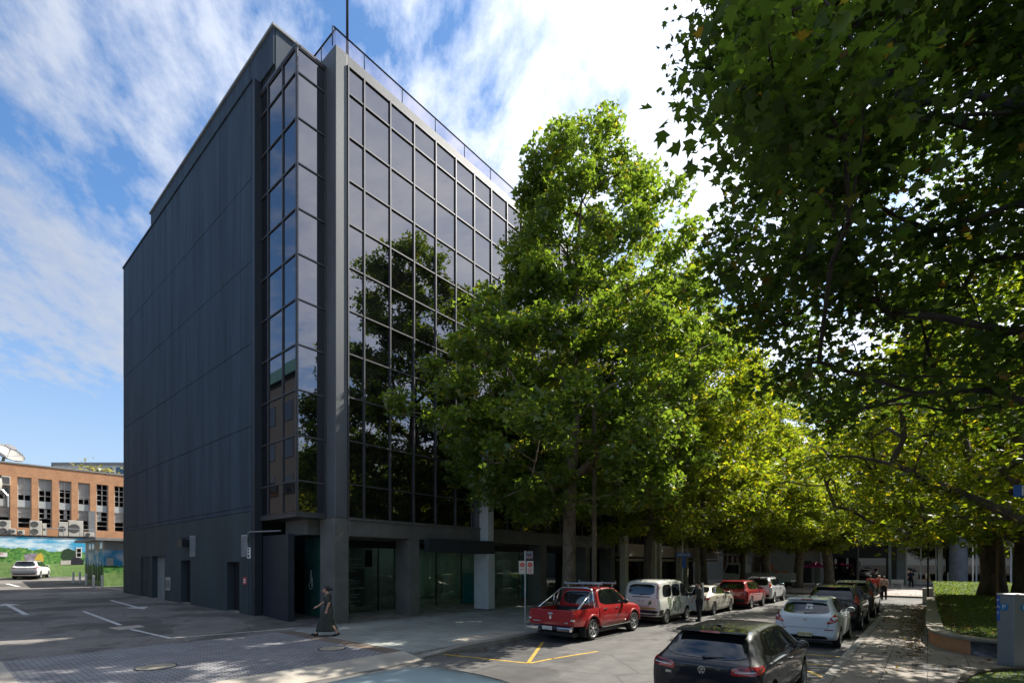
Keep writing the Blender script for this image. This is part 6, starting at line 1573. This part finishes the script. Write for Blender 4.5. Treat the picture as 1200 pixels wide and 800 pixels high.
for s in (-1, 1):
    MB().box(*sorted((s*.775, s*.885)), -.008, .12, .66, .98).build('taillight', M['redlamp'], parent=ut, local=True, bevel=.02)
    MB().box(*sorted((s*.78, s*.887)), -.012, .1, .72, .78).build('reverse_light', M['whitelamp'], parent=ut, local=True, bevel=.01)
    MB().box(*sorted((s*.66, s*.90)), .68, .7, .16, .48).build('mudflap', M['black'], parent=ut, local=True)
    MB().tube([(s*.9, 1.75, .42), (s*.95, 1.8, .42), (s*.95, 3.7, .42), (s*.9, 3.75, .42)], .035, 8).build('side_step', M['chrome'], parent=ut, local=True)
    for wy in (1.22, 4.2):
        pts = [(s*.885, wy+.46*math.cos(a), .38+.46*math.sin(a)) for a in [R(5+170*k/14) for k in range(15)]]
        if wy > 4: pts = [(s*(.875), p_[1], p_[2]) for p_ in pts]
        MB().tube(pts, [.03]+[.042]*13+[.03], 8).build('wheel_arch', upm, parent=ut, local=True, smooth=True)
rb_ = MB()
rb_.tube([(-.78, 1.42, 1.06), (-.74, 1.46, 1.35), (-.64, 1.5, 1.66), (-.5, 1.5, 1.71), (.5, 1.5, 1.71), (.64, 1.5, 1.66), (.74, 1.46, 1.35), (.78, 1.42, 1.06)], .036, 10)
for s in (-1, 1):
    rb_.tube([(s*.66, 1.48, 1.63), (s*.74, .85, 1.3), (s*.79, .42, 1.07)], .033, 10); rb_.tube([(s*.72, 1.2, 1.08), (s*.70, 1.2, 1.47)], .022, 8)
rb_.build('roll_bar', M['chrome'], parent=ut, local=True, smooth=True)
for yr in (1.98, 2.95):
    k = MB(); k.tube([(-.78, yr, 1.84), (.78, yr, 1.84)], .032, 8)
    for s in (-1, 1): k.tube([(s*.62, yr, 1.70), (s*.64, yr, 1.84)], .028, 6); k.tube([(s*.77, yr, 1.84), (s*.77, yr, 1.93)], .02, 6)
    k.build('roof_rack_bar', M['steel'], parent=ut, local=True)
MB().box(.1, .6, .6, 1.1, .62, 1.0).box(-.55, -.2, .9, 1.3, .62, .95).build('bed_liner_box', M['black'], parent=ut, local=True, bevel=.02)
MB().tube([(0, -.1, .40), (0, -.26, .38)], .03).ball((0, -.26, .43), .03).build('tow_ball', M['darkmetal'], parent=ut, local=True)
# ---- truck far off
tr = thing('white_truck', 'white cab light truck with a pale tray crossing at the far end of the street', 'truck', (ony(886, 690, 48.5).x, 48.5, .13), 0)
m = MB(); m.prism([(-2.6, -1, .6), (-2.6, -1, 1.5), (-2.2, -1, 2.5), (-.9, -1, 2.55), (-.9, -1, .6)], (0, 2, 0)); m.build('cab', paint('truck_white', (.5, .52, .5)), parent=tr, local=True, bevel=.08)
for s in (-1, 1): MB().prism([(-2.42, s*1.005, 1.55), (-2.12, s*1.005, 2.3), (-1.2, s*1.005, 2.3), (-1.2, s*1.005, 1.5)], (0, s*.008, 0)).build('side_window', M['carglass'], parent=tr, local=True)
MB().prism([(-2.585, -.85, 1.55), (-2.585, .85, 1.55), (-2.25, .8, 2.42), (-2.25, -.8, 2.42)], (-.02, 0, .0)).build('windscreen', M['carglass'], parent=tr, local=True)
MB().box(-.8, 3, -1.05, 1.05, .85, 1.0).box(-.8, 3, -1.05, -1.0, 1.0, 1.6).box(-.8, 3, 1.0, 1.05, 1.0, 1.6).box(-.8, -.72, -1.05, 1.05, 1.0, 2.3).build('tray', M['greywall'], parent=tr, local=True)
MB().box(-2.5, 3, -.5, .5, .5, .85).build('chassis', M['black'], parent=tr, local=True)
for wx in (-1.9, 1.9):
    for s in (-1, 1):
        MB().lathe([(.1, -.14), (.36, -.14), (.4, -.08), (.4, .08), (.36, .14), (.1, .14)], 24, (wx, s*.85, .4), 'y').build('wheel', M['tyre'], parent=tr, local=True)
# ------------------------------------------------------------------ people
def remesh(mb, vox, name, m, parent, sm=6):
    o = mb.build('tmp', m, local=True, fix=False)
    r = o.modifiers.new('r', 'REMESH'); r.mode = 'VOXEL'; r.voxel_size = vox
    s = o.modifiers.new('s', 'SMOOTH'); s.factor = .5; s.iterations = sm
    me = ev_mesh(o); bpy.data.objects.remove(o)
    o = bpy.data.objects.new(name, me); COL.objects.link(o); me.polygons.foreach_set('use_smooth', [True]*len(me.polygons))
    if not me.materials: me.materials.append(m)
    o.parent = parent; return o
def limb(mb, P, Rr, n=10):
    mb.tube(P, Rr, n)
    for p, r in zip(P, Rr): mb.ball(p, r, r, r, 10)
def hand(mb, w, d, side, s=1.0):
    """palm plus four unequal bent fingers and a thumb; w wrist, d direction"""
    w, d = Vector(w), Vector(d).normalized(); u = Vector(side).normalized(); n = d.cross(u)
    pc = w+d*.045*s; mb.tube([w, w+d*.03*s, w+d*.085*s], [.022*s, .034*s, .036*s], 8)
    for k, l in enumerate((.062, .075, .07, .052)):
        b = w+d*.085*s+u*(k-1.5)*.019*s; e = b+d*l*.55*s; mb.tube([b-d*.02*s, b, e, e+(d*.8+n*.6)*l*.45*s], [.0095*s]*3+[.008*s], 6)
    b = w+d*.03*s-u*.032*s; mb.tube([w+d*.02*s-u*.015*s, b+d*.02*s-u*.01*s, b+d*.055*s-u*.015*s+n*.012*s], [.013*s, .012*s, .009*s], 6)
def head(mb, c, f, s=1.0):
    """c head centre, f facing direction"""
    f = Vector(f).normalized(); l = Vector((-f.y, f.x, 0)); c = Vector(c)
    mb.ball(c+Vector((0, 0, .02))-f*.012, .078*s, .085*s, .11*s, 14); mb.ball(c+f*.03-Vector((0, 0, .055)), .055*s, .055*s, .062*s, 12)
    mb.tube([c+f*.078*s+Vector((0, 0, .012)), c+f*.106*s-Vector((0, 0, .022))], [.01*s, .016*s], 6); mb.ball(c+f*.082*s-Vector((0, 0, .055)), .022*s, .022*s, .012*s, 8)
    for q in (-1, 1): mb.ball(c+l*q*.078*s-f*.005, .012*s, .02*s, .03*s, 8)
    return f, l
def face_parts(c, f, root, s=1.0):
    f = Vector(f).normalized(); l = Vector((-f.y, f.x, 0)); c = Vector(c)
    for q in (-1, 1): MB().ball(c+f*.082*s+l*q*.03*s+Vector((0, 0, .012)), .011*s, .011*s, .008*s, 8).build('eye', M['ink'], parent=root, local=True)
    MB().ball(c+f*.098*s-Vector((0, 0, .056*s)), .012*s, .02*s, .007*s, 8).build('mouth', mat('lips', (.35, .12, .1), .5), parent=root, local=True)
    m = MB()
    for q in (-1, 1): m.tube([c+f*.085*s+l*q*.018*s+Vector((0, 0, .03)), c+f*.08*s+l*q*.045*s+Vector((0, 0, .032))], .005*s, 5)
    m.build('eyebrows', M['hair'], parent=root, local=True)
# the walking woman: local frame faces +y, x is her right
wp = onz(384, 744.5, .155)
wo_ = thing('person', 'person in a long dark dress and head scarf walking across the driveway', 'person', (wp.x, wp.y, .155), 0)
wo_.rotation_euler = (0, 0, math.atan2(-RT.y, -RT.x)-R(90)+R(6))
b = MB(); hc = (0, .06, 1.535); head(b, hc, (0, 1, -.08))
limb(b, [(0, .03, 1.46), (0, .0, 1.36)], [.05, .055]); limb(b, [(0, 0, 1.32), (0, 0, 1.1), (0, -.02, .92)], [.105, .1, .13], 12)
limb(b, [(.17, 0, 1.34), (.205, .14, 1.12), (.17, .36, .97)], [.05, .042, .03]); hand(b, (.168, .375, .962), (-.05, .8, -.35), (.9, .1, .2))
limb(b, [(-.17, 0, 1.34), (-.215, -.10, 1.1), (-.2, -.02, .87)], [.05, .042, .03]); hand(b, (-.2, -.01, .855), (0, .25, -.9), (0, .9, .25))
limb(b, [(.09, 0, .88), (.09, .22, .48), (.085, .36, .10)], [.085, .055, .036]); limb(b, [(-.09, -.02, .88), (-.09, -.08, .48), (-.085, -.33, .13)], [.085, .055, .036])
limb(b, [(.085, .36, .09), (.085, .44, .05)], [.036, .03]); limb(b, [(-.085, -.33, .11), (-.085, -.27, .04)], [.036, .03])
remesh(b, .0075, 'body', M['skin'], wo_, 3)
face_parts(hc, (0, 1, -.05), wo_)
M['dress'] = mat('dark_dress', (.045, .052, .042), .85, var=.3, vscale=9, fine=.4, fscale=90)
d = MB(); rings = []
for (z, cy_, rx, ry) in ((1.40, .0, .075, .065), (1.375, 0, .15, .095), (1.33, 0, .185, .115), (1.24, .01, .175, .125), (1.12, .0, .15, .115), (1.04, -.01, .145, .112), (1.0, -.01, .16, .125), (.9, .0, .2, .165), (.72, .02, .215, .195), (.5, .03, .225, .255), (.3, .035, .235, .315), (.17, .03, .24, .345), (.155, .03, .232, .335)):
    ring = []
    for k in range(40):
        a = 2*math.pi*k/40; w_ = 1+(.055*math.sin(7*a+z*2)+.03*math.sin(12*a))*max(0, (1.0-z))
        ring.append((rx*w_*math.cos(a), cy_+ry*w_*math.sin(a), z))
    rings.append(ring)
vs = [v for r in rings for v in r]; fs = []
for i in range(len(rings)-1):
    for k in range(40): fs.append([i*40+k, i*40+(k+1) % 40, (i+1)*40+(k+1) % 40, (i+1)*40+k])
d.add(vs, fs); dr_ = d.build('dress', M['dress'], parent=wo_, local=True, smooth=True)
sl_ = MB(); sl_.tube([(.13, 0, 1.36), (.185, .03, 1.30), (.205, .11, 1.17), (.205, .135, 1.14)], [.06, .07, .066, .062], 14, cap=False); sl_.tube([(-.13, 0, 1.36), (-.185, -.01, 1.30), (-.213, -.08, 1.16), (-.214, -.09, 1.13)], [.06, .07, .066, .062], 14, cap=False)
sl_.build('sleeve', M['dress'], parent=wo_, local=True, smooth=True)
MB().lathe([(.152, 1.035), (.156, 1.05), (.156, 1.075), (.15, 1.09)], 24, (0, -.008, 0), cap=False).build('belt', M['black'], parent=wo_, local=True, smooth=True).scale = (1, .8, 1)
h = MB(); h.ball((0, .035, 1.575), .09, .1, .105, 16); h.ball((0, -.07, 1.56), .06, .08, .06, 12); h.ball((0, -.115, 1.53), .035, .06, .035, 10)
hv = []
hb = remesh(h, .012, 'head_scarf', mat('scarf', (.03, .026, .026), .8, var=.3, vscale=14), wo_, 3)
for v in hb.data.vertices:
    if v.co.y > .085 and v.co.z < 1.60: v.co.y = .085-.5*(v.co.y-.085)
for (cx_, cy_, cz_, tl) in ((.085, .43, .045, -.1), (-.085, -.30, .06, .5)):
    s_ = MB(); s_.tube([(cx_, cy_-.1, cz_+.03*(tl > 0)+.0), (cx_, cy_, cz_-.004), (cx_, cy_+.1, cz_-.02+(.02 if tl < 0 else -.02)), (cx_, cy_+.13, cz_-.02+(.03 if tl < 0 else -.025))], [.036, .042, .036, .018], 10); s_.build('shoe', M['black'], parent=wo_, local=True, smooth=True)

def simple_person(lab, x, y, z, rz, top, bottom, hairm, hgt=1.72, arms=((.08, .1), (-.05, .15)), walk=.08, cap=None, group=None):
    s = hgt/1.72; r = thing('person', lab, 'person', (x, y, z), rz, group)
    q = lambda P: [Vector(p)*s for p in P]
    b = MB(); hc = Vector((0, .04, 1.60))*s; head(b, hc, (0, 1, 0), s)
    limb(b, q([(0, .02, 1.5), (0, 0, 1.42)]), [.055*s, .06*s]); limb(b, q([(0, 0, 1.34), (0, 0, 1.1), (0, 0, .95)]), [.115*s, .11*s, .125*s])
    H_ = []
    for sd, (fw, bend) in zip((1, -1), arms):
        A = q([(sd*.19, 0, 1.41), (sd*.235, fw*.5, 1.14), (sd*.22, fw+bend, .92)]); limb(b, A, [.052*s, .043*s, .03*s]); hand(b, A[2], (0, .3, -.9), (0, .9, .3), s); H_.append(A)
    for sd in (1, -1):
        limb(b, q([(sd*.09, 0, .92), (sd*.095, sd*walk*.5+.01, .5), (sd*.095, sd*walk, .09)]), [.095*s, .062*s, .042*s])
    remesh(b, .014, 'body', M['skin'], r, 2); face_parts(hc, (0, 1, 0), r, s)
    t = MB(); limb(t, q([(-.12, 0, 1.40), (.12, 0, 1.40)]), [.085*s, .085*s]); limb(t, q([(0, 0, 1.34), (0, 0, 1.12), (0, 0, .93)]), [.135*s, .132*s, .145*s], 12)
    for A in H_: limb(t, [A[0], A[0].lerp(A[1], .85)], [.068*s, .06*s])
    t = remesh(t, .016, 'shirt', top, r, 3); 
    for v in t.data.vertices: v.co.y *= .86
    p = MB(); limb(p, q([(0, 0, .98), (0, 0, .9)]), [.14*s, .145*s], 12)
    for sd in (1, -1): limb(p, q([(sd*.09, 0, .9), (sd*.095, sd*walk*.5+.01, .5), (sd*.095, sd*walk, .12)]), [.112*s, .082*s, .066*s])
    remesh(p, .016, 'trousers', bottom, r, 3)
    h = MB(); h.ball(hc+Vector((0, -.02, .045))*s, .088*s, .092*s, .09*s, 14); h.build('hair' if cap is None else 'cap', hairm if cap is None else cap, parent=r, local=True, smooth=True)
    if cap is not None: MB().ball(hc+Vector((0, .1, .06))*s, .06*s, .07*s, .012*s, 12).build('brim', cap, parent=r, local=True, smooth=True)
    for sd in (1, -1): MB().tube(q([(sd*.095, sd*walk-.07, .045), (sd*.095, sd*walk+.05, .045), (sd*.095, sd*walk+.17, .03)]), [.045*s, .05*s, .03*s], 10).build('shoe', M['black'], parent=r, local=True, smooth=True)
    return r
cl_ = lambda n, c: mat('cloth_'+n, c, .85, var=.15, vscale=8)
simple_person('person in a grey top and dark trousers by the open door of the white van', -7.75, 22.15, 0, R(75), cl_('greytop', (.045, .047, .045)), cl_('darktrousers', (.012, .012, .014)), M['hair'], 1.76, ((.1, .18), (.0, .2)), .06)
gp = 'people on the far side of the crossing'
p = onz(1020, 701, .0); simple_person('person in a bright red shirt, left of the group at the crossing', p.x, p.y, 0, R(20), cl_('red', (.5, .03, .04)), cl_('navy', (.03, .03, .05)), M['hair'], 1.68, group=gp)
p = onz(1030, 701, .0); simple_person('person in a dull red top and pale cap, middle of the group at the crossing', p.x, p.y, 0, R(-160), cl_('dullred', (.35, .08, .07)), cl_('brown', (.10, .06, .05)), M['hair'], 1.70, cap=cl_('cap', (.5, .45, .42)), group=gp)
p = onz(1036, 702, .0); simple_person('person in a pale pink top and black trousers, right of the group at the crossing', p.x, p.y, 0, R(170), cl_('pink', (.55, .36, .33)), cl_('black', (.012, .012, .012)), M['hair'], 1.66, group=gp)
p = ony(1068, 690, 66); simple_person('person in dark clothes standing before the glass fronted building', p.x, 66, .13, R(150), cl_('darkblue', (.02, .025, .05)), cl_('black2', (.012, .012, .012)), M['hair'], 1.74)
